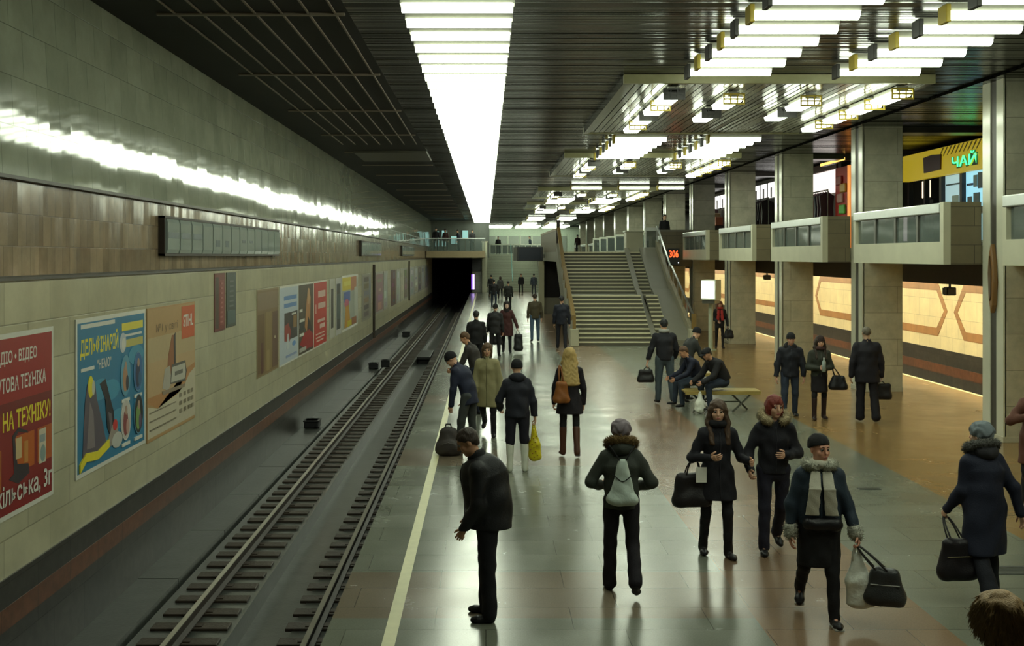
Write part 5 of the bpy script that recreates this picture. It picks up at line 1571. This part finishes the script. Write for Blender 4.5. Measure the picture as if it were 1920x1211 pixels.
    out['elL'], out['elR'] = W(A['L']['el']), W(A['R']['el'])
    out['R'] = R
    return out

# ---------------------------------------------------------------- bags
def bag(name, label, base, yaw, w, d, hh, col, grip=None, top=.75, handle=True, rough=.45, cat='bag', kind='leather', trim=None, hr=.008, vox=.011, soft=.02):
    """soft bag standing or hanging with its bottom centre at base; handles rise to the grip point"""
    cy, sy = math.cos(D(yaw)), math.sin(D(yaw))
    ex, ey, ez = vec(cy, sy, 0), vec(-sy, cy, 0), vec(0, 0, 1)
    base = np.asarray(base, float)
    t = thing(name, tuple(base), label, cat)
    m_ = fabric(col, rough, kind)
    r = d / 2
    prs = []
    for sx in (-1, 1):
        prs.append(cone(base + ex * sx * (w / 2 - r) + ez * r * .9, base + ex * sx * (w / 2 - r * .7) * top + ez * (hh - r * .45), (r, r), (r * .6, r * .7), ey, .05))
    prs.append(cone(base + ex * (w / 2 - r) + ez * r * .9, base - ex * (w / 2 - r) + ez * r * .9, r, r, None, .05))
    prs.append(cone(base + ex * (w / 2 - r) * top + ez * (hh - r * .5), base - ex * (w / 2 - r) * top + ez * (hh - r * .5), r * .55, r * .55, None, .05))
    prs.append(cone(base + ez * r, base + ez * (hh - r * .5), (w / 2 * .8, r), (w / 2 * .8 * top, r * .55), ex, .05))
    v, f = solid(prs, vox, planes=[(base, (0, 0, -1))], noise=(soft * .25, 30))
    link_mesh('bag_body', v, f, m_, t, smooth=True)
    if handle:
        apex = np.asarray(grip, float) if grip is not None else base + ez * (hh + .14)
        for sy_ in (-1, 1):
            p0 = base + ex * w * .24 * top + ey * r * .5 * sy_ + ez * (hh - .03)
            p1 = base - ex * w * .24 * top + ey * r * .5 * sy_ + ez * (hh - .03)
            ap = apex + ey * .008 * sy_ - ez * .0
            pts = []
            for q in np.linspace(0, 1, 11):
                a = 1 - (2 * q - 1) ** 2
                pts.append(p0 * (1 - q) + p1 * q + (ap - (p0 + p1) / 2) * (a ** .6))
            MB().tube([Vector(q) for q in pts], hr, 7).build('handle', fabric(tuple(c * .8 for c in col), .45, 'leather'), t, smooth=True)
    if trim:
        zt = hh * .62
        MB().tube([Vector(base + ex * w * .36 * q + ey * -1 * (r * .8) + ez * zt) for q in (-1, -.5, 0, .5, 1)], .006, 6).build('zip', fabric(trim, .4), t)
    return t

def sack(name, label, bottom, grip, w, d, col, cat='plastic bag', knot=False, vox=.011, dots=None):
    """hanging carrier bag: narrow at the grip, swelling towards the bottom"""
    b, gpt = np.asarray(bottom, float), np.asarray(grip, float)
    L = gpt[2] - b[2]
    t = thing(name, tuple(b), label, cat)
    m_ = mat('film %.2f %.2f %.2f' % col, col, rough=.32, var=.12, scale=14, bump=.8, bscale=22)
    mid = b + (gpt - b) * .45
    prs = [cone(b + vec(0, 0, d * .5), mid, (w / 2, d / 2), (w * .42, d * .42), vec(1, 0, 0), .05), cone(mid, b + (gpt - b) * .84, (w * .42, d * .42), (w * .13, d * .2), vec(1, 0, 0), .05)]
    v, f = solid(prs, vox, planes=[(b, (0, 0, -1))], noise=(.004, 42))
    link_mesh('bag_body', v, f, m_, t, smooth=True)
    for s in (-1, 1):
        p = b + (gpt - b) * .72
        MB().tube([Vector(p + vec(w * .12 * s, 0, 0)), Vector(b + (gpt - b) * .88 + vec(w * .09 * s, 0, 0)), Vector(gpt + vec(.006 * s, 0, 0))], [.022, .015, .009], 7).build('handle', m_, t, smooth=True)
    if dots:
        n = MB()
        for q in range(14):
            fr = .08 + .05 * q
            a = (q * 2.4) % 1 - .5
            k_ = 'print'
            c = b + (gpt - b) * fr + vec(a * w * .6, -d * .5, 0)
            MB().box(c[0] - .009, c[0] + .009, c[1] - .004, c[1] + .02, c[2] - .006, c[2] + .006).build('print_mark', flat(dots), t)
    return t
BLK, NVY, DGR, JNS, DKJ = (.012, .012, .014), (.013, .016, .032), (.03, .033, .03), (.055, .085, .12), (.016, .02, .036)
BRN, DBR, RED, BLD = (.07, .038, .02), (.03, .018, .012), (.16, .022, .012), (.42, .29, .10)
def at(px, py, d=None):
    """floor point seen where a foot touches the platform"""
    y = d or FPX * EYE / (py - VPY)
    return (px - VPX) * y / FPX, y

# 1 man with bowed head, seen from the side, nearest
x, y = at(916, 1158)
person('man in black jacket with bowed head standing nearest on the platform', x, y, 1.73, 82, hunch=12, lean=0, deep=1.36, head=(30, 8), fat=1.16,
       legs={'L': (-1, 2, 3), 'R': (5, 5, 3)}, arms={'L': ((.1, -.05, -1), (-.05, .55, -1), .9), 'R': ((.12, -.06, -1), (-.02, .6, -1), .9)},
       jacket=dict(col=BLK, len=.055, pad=1.05, rough=.55, kind='leather', crease=.008, freq=24, collar=BLK), trousers=dict(col=(.012, .012, .016), w=1.06, cuff=.062), hair=('short', DBR), skin=(.42, .22, .13))
# 2 woman with pale drawstring bag
x, y = at(1165, 1108)
q = person('woman in grey jacket with fur hood wearing a pale drawstring bag', x, y, 1.64, -3, False, hunch=5, head=(8, 0),
           legs={'L': (6, 6, 2), 'R': (-8, 34, 2)}, arms={'L': ((.55, -.12, -1), (-.35, .75, -.25), 1.0), 'R': ((.55, -.12, -1), (-.35, .75, -.25), 1.0)},
           jacket=dict(col=(.04, .046, .038), len=.035, pad=1.05, crease=.008, freq=24), trousers=dict(col=(.012, .010, .014), w=1.0, cuff=.068), hat=('knit', (.20, .17, .19)), hood=('down', (.035, .04, .033), (.14, .09, .035)))
W = q['W']
t = thing('drawstring_bag', tuple(W(q['waist'])), 'pale drawstring bag on the back of the woman in grey', 'bag')
bk = lambda a, b, c: W(q['waist'] + q['tw'] * a - q['tf'] * b + vec(0, 0, c))
v, f = solid([cone(bk(-.10, .165, -.10), bk(.10, .165, -.10), .045, .045, None, .05), cone(bk(0, .17, -.09), bk(0, .165, .26), (.125, .055), (.045, .03), q['R'] @ q['tw'], .06)], .01, noise=(.006, 30))
link_mesh('bag_body', v, f, mat('pale green nylon', (.55, .64, .58), rough=.4, var=.12, scale=10, bump=.6, bscale=22), t, smooth=True)
MB().tube([Vector(bk(a, .21 - abs(a) * .15, .11 - .03 * math.cos(a * 30))) for a in np.linspace(-.1, .1, 9)], .005, 6).build('cord', fabric(BLK), t)
for s in (-1, 1):
    MB().tube([Vector(bk(.03 * s, .18, .27)), Vector(bk(.07 * s, .16, .34)), Vector(bk(.12 * s, .10, .40))], .006, 6).build('strap', fabric(BLK), t)
# 3 young woman with brown hair
x, y = at(1344, 1042)
q = person('young woman with long brown hair in black coat carrying a big black handbag', x, y, 1.69, 186, False, head=(4, -14), hunch=3,
           legs={'L': (9, 8, 1), 'R': (-6, 7, 2)}, arms={'R': ((.42, -.08, -1), (-.55, .85, .12), .75, (-.9, 0, .4)), 'L': ((.35, .05, -1), (.05, .95, .02), .8)},
           jacket=dict(col=(.012, .012, .017), len=.16, pad=.9, flare=1.16, belt=BLK), trousers=dict(col=BLK, w=.86), boots=dict(col=(.010, .010, .011), h=.8, w=.056), hair=('long', BRN), scarf=(BLK,), skin=(.56, .33, .22))
gx = q['elR']
bag('handbag', 'big black handbag on the arm of the brown haired young woman', (gx[0] + .0, gx[1] + .0, gx[2] - .52), 8, .42, .17, .34, (.014, .012, .013), grip=(gx[0] + .02, gx[1] - .02, gx[2] - .02), top=.8, trim=None)
pq = MB().box(gx[0] + .02, gx[0] + .13, gx[1] - .13, gx[1] - .122, gx[2] - .24, gx[2] - .08).build('paper_sheet', mat('white paper', (.78, .78, .70), rough=.6))
tag(pq, 'white paper tucked in the big black handbag', 'paper')
# 4 woman with red hair and fur collar
x, y = at(1450, 1036)
person('woman with red hair in black jacket with a pale fur hood', x, y, 1.72, 180, False, head=(6, 14), hunch=3,
       legs={'R': (7, 7, 2), 'L': (-10, 24, 2)}, arms={'L': ((.38, -.05, -1), (-.75, .75, .05), .5, (0, -1, 0)), 'R': ((.42, -.05, -1), (.1, .7, -.5), 1.0)},
       jacket=dict(col=(.013, .013, .018), len=.02, pad=1.0, crease=.009), trousers=dict(col=(.018, .018, .032), w=.98, cuff=.06), hair=('bob', RED), hood=('down', (.013, .013, .017), (.40, .33, .20)), skin=(.52, .30, .20))
# 5 older woman in beret
x, y = at(1535, 1162)
q = person('older woman in black beret, denim jacket and pale hanging scarf', x, y, 1.66, 172, False, lean=1, hunch=4, head=(2, 28), fat=1.22,
           legs={'L': (13, 6, 2), 'R': (-14, 30, 2)}, arms={'R': ((.30, .0, -1), (.05, .18, -1), .7), 'L': ((.30, .05, -1), (.25, .42, -1), 1.3)},
           jacket=dict(col=(.022, .035, .052), len=.0, pad=1.02, cuff=(.42, .42, .35), rough=.7), skirt=dict(col=BLK, len=.22, r=.19), trousers=dict(col=BLK, w=.95), shoes=(.012, .012, .013), extras=('sole',),
           hat=('skull', (.012, .012, .013)), scarf=((.50, .48, .39), True), furcollar=(.42, .42, .34), skin=(.50, .24, .16))
W = q['W']
pk = thing('waist_pouch', tuple(W(q['hc'])), 'black waist bag worn by the older woman in the beret', 'bag')
v, f = solid([cone(W(q['hc'] + q['tf'] * .15 + q['tw'] * .10 + vec(0, 0, .02)), W(q['hc'] + q['tf'] * .15 - q['tw'] * .12 + vec(0, 0, .02)), .06, .06)], .01, noise=(.004, 40))
link_mesh('pouch', v, f, fabric(BLK, .4, 'leather'), pk, smooth=True)
gp = q['gripL']
sack('plastic_bag', 'white plastic bag in the hand of the older woman', (gp[0] + .06, gp[1] + .04, gp[2] - .56), (gp[0], gp[1] + .01, gp[2]), .27, .13, (.74, .77, .70))
bag('shopping_bag', 'black checked handbag carried beside the white plastic bag', (gp[0] + .23, gp[1] - .05, gp[2] - .5), -18, .33, .16, .30, (.035, .036, .036), grip=(gp[0] + .01, gp[1] - .02, gp[2]), top=.6, rough=.3, trim=(.3, .3, .28))
# 6 woman in navy coat walking away at the right
x, y = at(1846, 1128)
q = person('woman in long navy coat with patterned knit hat walking away at the right', x, y, 1.66, 12, False, hunch=5, head=(4, 25), fat=1.1,
           legs={'R': (10, 8, 3), 'L': (-10, 20, 3)}, arms={'L': ((.14, .10, -1), (.22, .55, -.8), 1.3), 'R': ((.45, -.30, -1), (.25, -.1, -1), .5)},
           jacket=dict(col=NVY, len=.25, pad=1.04, flare=1.08, crease=.008, freq=22), trousers=dict(col=(.014, .015, .022), w=1.1, cuff=.075), hat=('knit', (.16, .19, .21)), hood=('down', (.03, .03, .035), (.12, .12, .11)))
gp = q['gripL']
bag('handbag', 'large black handbag of the woman in the navy coat', (gp[0] + .01, gp[1] - .26, gp[2] - .53), 8, .38, .16, .36, (.012, .010, .012), grip=(gp[0], gp[1], gp[2]), top=.7, trim=(.12, .10, .05))
# 7 blond head close to the camera
person('person with tousled blond brown hair cropped by the bottom right corner', 2.33, 5.0, 1.70, 10, False, head=(12, -6), jacket=dict(col=BLK, len=.05), trousers=dict(col=BLK), hair=('puff', (.34, .215, .09)))
# 8 person at the right edge
person('person in reddish brown coat half cut off at the right edge', 7.02, 14.3, 1.70, 176, False, arms={'R': ((.62, .1, -.8), (-.7, .6, .3), 1.0), 'L': ((.2, .2, -1), (-.3, .8, -.1), 1.0)},
       jacket=dict(col=(.11, .045, .03), len=.2), trousers=dict(col=BLK), boots=dict(col=DBR), hair=('bob', DBR))
# 9 blond woman with orange bag
x, y = at(1068, 856)
q = person('woman with long blond hair in black coat and brown boots', x, y, 1.73, 0, False, head=(4, 0), hunch=3,
           legs={'L': (4, 5, 1), 'R': (-6, 14, 1)}, arms={'L': ((.25, .05, -1), (.05, .25, -1), 1.0), 'R': ((.22, 0, -1), (.02, .2, -1), .5)},
           jacket=dict(col=(.012, .010, .014), len=.14, pad=.86, flare=1.32, crease=.004), trousers=dict(col=BLK, w=.8), boots=dict(col=(.075, .03, .018), h=.86, w=.06), hair=('longer', BLD))
sl = q['shL']
t = bag('shoulder_bag', 'orange leather shoulder bag of the blond woman', (sl[0] + .02, sl[1] - .20, sl[2] - .50), 8, .25, .13, .32, (.24, .085, .02), handle=True, grip=(sl[0] + .0, sl[1] - .05, sl[2] + .075), top=.55, hr=.012)
# 10 woman in white boots with yellow bag
x, y = at(970, 884)
q = person('woman in dark hooded jacket and tall white boots carrying a yellow bag', x, y, 1.68, 3, False, head=(14, 0), hunch=6,
           legs={'L': (1, 4, 2), 'R': (2, 5, 2)}, arms={'L': ((.42, .0, -1), (-.1, .7, -.5), .8), 'R': ((.28, -.02, -1), (.12, .05, -1), 1.3)},
           jacket=dict(col=(.016, .017, .026), len=.04, pad=1.08, crease=.009, freq=24), trousers=dict(col=(.014, .013, .022), w=1.06, to=.22), boots=dict(col=(.66, .67, .58), h=.82, w=.062), hat=('beanie', BLK), hood=('down', (.015, .016, .024), None))
gp = q['gripR']
sack('carrier_bag', 'bright yellow printed carrier bag held by the woman in white boots', (gp[0] + .02, gp[1], gp[2] - .56), (gp[0], gp[1], gp[2]), .2, .14, (.60, .50, .015), dots=(.28, .10, .02))
# 11 man leaning, near the backpack
x, y = at(880, 846)
person('man in dark navy jacket and grey jeans leaning forward beside the backpack', x, y, 1.74, 62, lean=14, hunch=12, head=(34, 14),
       legs={'L': (12, 10, 3), 'R': (2, 8, 3)}, arms={'L': ((.1, .0, -1), (0, .15, -1), .6), 'R': ((.1, .0, -1), (0, .2, -1), .6)},
       jacket=dict(col=(.018, .022, .045), len=.085, pad=1.02), trousers=dict(col=(.055, .062, .062), w=1.0), hair=None, hat=('beanie', BLK), skin=(.52, .30, .22))
# 12 backpack on the floor
t = thing('backpack', (-.59, 18.0, 0), 'dark grey brown backpack standing on the floor near the safety line', 'backpack')
v, f = solid([cone(vec(-.70, 18, .12), vec(-.48, 18, .12), .12, .12, None, .08), cone(vec(-.59, 18, .12), vec(-.60, 18.02, .36), (.17, .13), (.145, .10), vec(1, 0, 0), .08), blob((-.60, 17.9, .16), (.12, .06, .10), None, .03)], .011, planes=[((0, 0, 0), (0, 0, -1))], noise=(.006, 30))
link_mesh('bag_body', v, f, fabric((.05, .043, .042), .6, 'nylon'), t, smooth=True)
MB().tube([(-.66, 18, .43), (-.64, 18, .50), (-.57, 18, .50), (-.55, 18, .43)], .012, 7).build('handle', fabric(BLK), t, smooth=True)
for s in (-.69, -.5):
    MB().tube([(s, 18.08, .40), (s - .02, 18.16, .25), (s, 18.1, .06)], .018, 7).build('strap', fabric(BLK), t, smooth=True)
MB().tube([(-.70, 17.85, .2), (-.6, 17.825, .23), (-.5, 17.85, .2)], .006, 6).build('zip', fabric((.12, .11, .1)), t)
# 13 person in beige coat
x, y = at(914, 818)
person('person in long khaki beige coat facing the camera', x, y, 1.68, 172, False, head=(8, 6), hunch=3, legs={'L': (4, 6, 2), 'R': (-16, 34, 2)},
       arms={'L': ((.2, 0, -1), (.02, .12, -1), .5), 'R': ((.2, 0, -1), (.0, .3, -1), .6)},
       jacket=dict(col=(.27, .245, .13), len=.21, pad=1.02, flare=1.0, crease=.0035, collar=(.05, .045, .03)), trousers=dict(col=BLK, w=.9), boots=dict(col=BLK, h=.7), hair=('bob', (.10, .055, .025)), skin=(.56, .33, .22))
# 14 person with reddish brown hair behind
x, y = at(893, 778)
person('brown haired man in dark jacket bending behind the person in beige', x, y, 1.74, 70, lean=8, hunch=10, head=(26, 12), legs={'L': (8, 8, 3), 'R': (2, 6, 3)}, jacket=dict(col=(.032, .028, .026), len=.06), trousers=dict(col=DKJ), hair=('short', (.10, .05, .02)), skin=(.5, .26, .15),
       arms={'L': ((.2, .3, -1), (0, .8, -.5), .8), 'R': ((.1, .0, -1), (0, .2, -1), .6)})
# 15 man in black seen from behind
x, y = at(893, 704)
person('man in black seen from behind near the safety line', x, y, 1.76, 5, head=(10, 0), jacket=dict(col=BLK, len=.05, pad=1.05), trousers=dict(col=BLK), hair=('short', (.015, .012, .012)))
# 16 man in dark cap
x, y = at(928, 668)
person('man in black cap and grey black jacket seen from behind', x, y, 1.70, -8, head=(16, 0), hunch=7, legs={'L': (-4, 8, 3), 'R': (6, 6, 3)}, jacket=dict(col=(.020, .020, .022), len=.10, pad=1.08), trousers=dict(col=BLK), hat=('beanie', BLK), hair=('short', (.06, .045, .035)))
# 17 woman in dark red coat with bags
x, y = at(950, 661)
q = person('woman in dark red and black coat carrying two bags', x, y, 1.72, 178, False, head=(10, 8), legs={'L': (4, 6, 2), 'R': (-5, 8, 2)}, arms={'L': ((.4, 0, -1), (.35, .2, -1), 1.3), 'R': ((.3, 0, -1), (.1, .1, -1), 1.3)},
           jacket=dict(col=(.055, .018, .018), len=.2, pad=1.05), trousers=dict(col=BLK, w=.9), boots=dict(col=BLK), hood=('up', (.016, .012, .014), None), skin=(.62, .40, .34))
gp = q['gripL']
bag('travel_bag', 'tall black bag in the right hand side of the woman in dark red', (gp[0] + .03, gp[1], .06), 0, .30, .2, gp[2] - .2, (.014, .014, .016), grip=tuple(gp), top=.85, vox=.016)
gp = q['gripR']
bag('handbag', 'small black bag at the left of the woman in dark red', (gp[0] - .05, gp[1], gp[2] - .46), 0, .34, .16, .28, BLK, grip=tuple(gp), vox=.016)
# 18 man in olive jacket
x, y = at(1003, 641)
person('man in olive jacket and blue jeans walking away', x, y, 1.80, 4, head=(10, 0), legs={'L': (-7, 10, 3), 'R': (8, 6, 3)}, jacket=dict(col=(.062, .052, .03), len=.05, pad=1.06), trousers=dict(col=(.07, .11, .16)), hair=('short', DBR))
# 19 man in dark suit by the stair foot
x, y = at(1053, 655)
person('man in dark blue suit walking away past the stair foot', x, y, 1.84, -6, head=(8, 0), legs={'L': (8, 8, 3), 'R': (-8, 12, 3)}, jacket=dict(col=(.014, .016, .026), len=.07, pad=1.05), trousers=dict(col=(.016, .016, .022)), hair=('short', BLK))
# far people on the platform
for lab, px, py, H, yw, jc, tc, ht, sex in (
        ('distant person in black walking away left of the group', 926, 576, 1.78, 0, BLK, (.02, .03, .05), ('short', BLK), True),
        ('distant person in dark green coat walking away', 953, 582, 1.76, 0, (.02, .022, .02), BLK, ('short', BLK), True),
        ('far dark figure beside the slim pale pillar', 921, 557, 1.76, 10, BLK, BLK, ('short', BLK), True),
        ('far figure in a grey coat behind the black one', 938, 560, 1.7, 0, (.06, .06, .06), BLK, ('bob', DBR), False),
        ('far figure in dark coat with pale scarf coming closer', 977, 550, 1.72, 180, BLK, BLK, ('bob', DBR), False),
        ('far figure in blue grey jacket before the display board', 1001, 552, 1.76, 0, (.035, .045, .06), (.03, .035, .045), ('short', BLK), True)):
    x, y = at(px, py)
    person(lab, x, y, H, yw, sex, legs={'L': (5, 5, 3), 'R': (-5, 8, 3)}, jacket=dict(col=jc, len=.08), trousers=dict(col=tc), hair=ht, vox=.03)
# 25 man with black bag walking away near the bench
x, y = at(1246, 757)
q = person('man in black jacket and blue jeans walking away with a black bag', x, y, 1.84, 2, head=(10, 0), hunch=5, legs={'L': (5, 6, 3), 'R': (-5, 14, 4)}, arms={'L': ((.32, 0, -1), (.28, .02, -1), 1.3), 'R': ((.28, .1, -1), (-.1, .5, -.7), .8)},
           jacket=dict(col=(.014, .014, .019), len=.02, pad=1.06), trousers=dict(col=(.06, .08, .095), w=1.08), hair=('short', BLK), scarf=((.3, .3, .28),))
gp = q['gripL']
bag('briefcase', 'black bag in the hand of the man in blue jeans', (gp[0] - .04, gp[1], gp[2] - .34), 0, .36, .13, .26, (.012, .011, .012), grip=tuple(gp), top=.8)
# person behind him reaching towards the bench
person('stooping person in dark grey jacket behind the man in blue jeans', 4.40, 24.55, 1.68, -70, False, lean=10, hunch=10, head=(24, 0), legs={'L': (12, 10, 3), 'R': (-6, 10, 3)}, arms={'L': ((.1, .1, -1), (0, .6, -.9), .6), 'R': ((.15, .4, -1), (.1, .9, -.7), .5)},
       jacket=dict(col=(.035, .037, .036), len=.08, pad=1.05), trousers=dict(col=BLK), hat=('beanie', BLK))
# 26, 27 seated men
person('seated man in dark jacket leaning over on the far end of the bench', 4.44, 23.5, 1.72, 100, lean=10, hunch=14, head=(28, -10), hip_z=.60, legs={'L': (82, 86, 6, 0), 'R': (84, 80, 6, 0)}, arms={'L': ((.1, .5, -.9), (-.1, .9, -.4), .6), 'R': ((.1, .5, -.9), (-.1, .9, -.4), .6)},
       jacket=dict(col=NVY, len=-.02), trousers=dict(col=(.035, .05, .075)), hair=('short', (.10, .05, .025)), skin=(.5, .26, .15))
q = person('seated man in black coat and dark cap on the bench with a white bag', 4.85, 23.0, 1.74, 112, lean=16, hunch=16, head=(22, 6), hip_z=.64, fat=1.1, legs={'L': (80, 84, 6, 0), 'R': (84, 92, 8, 0)}, arms={'L': ((.1, .45, -.9), (-.15, .9, -.45), .9), 'R': ((.1, .45, -.9), (-.15, .9, -.5), .9)},
           jacket=dict(col=(.013, .012, .014), len=-.02, pad=1.12), trousers=dict(col=(.025, .035, .055), w=1.05), hat=('cap', BLK), hair=('short', DBR), skin=(.5, .27, .17))
sack('plastic_bag', 'white plastic bag standing on the floor at the feet of the seated men', (4.36, 22.78, .0), (4.36, 22.8, .44), .24, .17, (.76, .77, .68))
# 28 man in beanie
x, y = at(1481, 781)
person('man in black beanie and dark jacket walking towards the camera', x, y, 1.70, 178, head=(14, 0), hunch=5, legs={'L': (-4, 8, 3), 'R': (6, 6, 3)}, arms={'L': ((.26, 0, -1), (.02, .15, -1), .6), 'R': ((.26, 0, -1), (.1, .1, -1), .6)},
       jacket=dict(col=(.016, .017, .024), len=.05, pad=1.10, crease=.009), trousers=dict(col=(.03, .04, .065), w=1.05), hat=('beanie', BLK), skin=(.48, .26, .18), hood=('down', BLK, None))
# 29 woman with a bottle
x, y = at(1536, 786)
q = person('woman in grey green jacket and black skirt holding a bottle', x, y, 1.66, 180, False, head=(10, 0), hunch=3, legs={'L': (-3, 6, 2), 'R': (6, 6, 2)}, arms={'L': ((.25, .05, -1), (-.62, .72, -.05), .9, (0, -1, 0)), 'R': ((.25, .05, -1), (-.6, .75, .0), .9, (0, -1, 0))},
           jacket=dict(col=(.032, .035, .026), len=.02, pad=1.02), skirt=dict(col=(.012, .010, .012), len=.2, r=.17), trousers=dict(col=BLK, w=.8), boots=dict(col=(.03, .016, .014), h=.85), hair=('long', DBR), hat=('beanie', (.03, .018, .016)), scarf=((.06, .03, .028),), skin=(.52, .31, .22))
gm = (np.array(q['gripL']) + np.array(q['gripR'])) / 2
bt = thing('bottle', (gm[0], gm[1] - .05, gm[2] - .02), 'clear pale bottle in the hands of the woman in the skirt', 'bottle')
MB().tube([(gm[0], gm[1] - .05, gm[2] - .05), (gm[0], gm[1] - .05, gm[2] + .14), (gm[0], gm[1] - .05, gm[2] + .18), (gm[0], gm[1] - .05, gm[2] + .20)], [.035, .035, .015, .014], 12).build('bottle_body', mat('pale plastic', (.35, .42, .40), rough=.15), bt, smooth=True)
MB().tube([(gm[0], gm[1] - .05, gm[2] + .20), (gm[0], gm[1] - .05, gm[2] + .222)], .017, 10).build('cap', flat((.5, .5, .5)), bt)
ex = q['elL']
bag('handbag', 'black handbag hanging from the arm of the woman with a bottle', (ex[0] + .13, ex[1] - .02, ex[2] - .44), 0, .36, .16, .26, BLK, grip=(ex[0] + .02, ex[1] - .06, ex[2] + .0), top=.6)
# 30 man in long black coat
x, y = at(1626, 791)
q = person('man in long black coat walking away with a briefcase', x, y, 1.84, -4, head=(6, 0), hunch=4, legs={'L': (6, 6, 2), 'R': (-6, 10, 2)}, arms={'L': ((.26, -.1, -1), (.1, .05, -1), .6), 'R': ((.24, .0, -1), (.06, .1, -1), 1.3)},
           jacket=dict(col=(.012, .011, .016), len=.12, pad=1.10, crease=.004), trousers=dict(col=(.012, .011, .015), w=1.14, cuff=.07), hair=('thin', (.13, .11, .08)), skin=(.42, .27, .18))
gp = q['gripR']
bag('briefcase', 'black briefcase in the hand of the man in the long coat', (gp[0] + .04, gp[1], gp[2] - .36), 0, .36, .14, .29, (.012, .011, .013), grip=tuple(gp), top=.9)
# 31 woman with red scarf
x, y = at(1348, 656, 38.6)
q = person('woman in black with a bright red scarf standing before the fourth column', 8.12, 38.9, 1.66, 175, False, head=(12, 0), legs={'L': (3, 5, 2), 'R': (-3, 6, 2)}, arms={'L': ((.3, 0, -1), (.1, .3, -1), 1.2), 'R': ((.2, 0, -1), (-.4, .7, -.3), .6)}, jacket=dict(col=BLK, len=.1), trousers=dict(col=BLK, w=.85), boots=dict(col=BLK), hair=('long', (.14, .05, .025)), scarf=((.46, .05, .05), True), skin=(.55, .33, .25))
gp = q['gripL']
bag('handbag', 'black bag of the woman with the red scarf', (gp[0] + .06, gp[1], gp[2] - .36), 0, .34, .15, .28, BLK, grip=tuple(gp), vox=.016)
# people on the upper level
for lab, x, y, H, yw, jc, hr, sex in (
        ('figure in black looking over the footbridge rail, leftmost', -3.95, 88.7, 1.86, 180, BLK, ('short', BLK), True),
        ('figure in dark red brown on the footbridge beside the black one', -3.2, 88.8, 1.78, 170, (.06, .03, .028), ('bob', DBR), False),
        ('figure in navy on the middle of the footbridge', -2.2, 89.4, 1.74, 90, NVY, ('short', BLK), True),
        ('figure in grey at the right of the footbridge', -1.1, 89.2, 1.72, 200, (.05, .05, .055), ('short', DBR), True),
        ('dark figure at the head of the far stair', 1.2, 109.3, 1.75, 180, BLK, ('short', BLK), True),
        ('dark blue figure by the far green wall', 4.35, 110, 1.8, 90, (.02, .03, .05), ('short', BLK), True),
        ('dark figure on the upper floor among the white frames', 8.2, 100, 1.74, 20, (.03, .015, .015), ('short', BLK), True),
        ('person in black behind the brown panel by the fifth column', 8.05, 50.6, 1.72, 200, BLK, ('short', DBR), True),
        ('person in dark red at the balcony of the farthest shop', 10.2, 54.5, 1.72, 180, (.06, .018, .015), ('bob', DBR), False)):
    person(lab, x, y, H, yw, sex, jacket=dict(col=jc, len=.1), trousers=dict(col=BLK), hair=hr, base_z=3.6 if y in (88.7, 88.8, 89.4, 89.2) else (MEZ if x > 9 else 3.38), vox=.028)
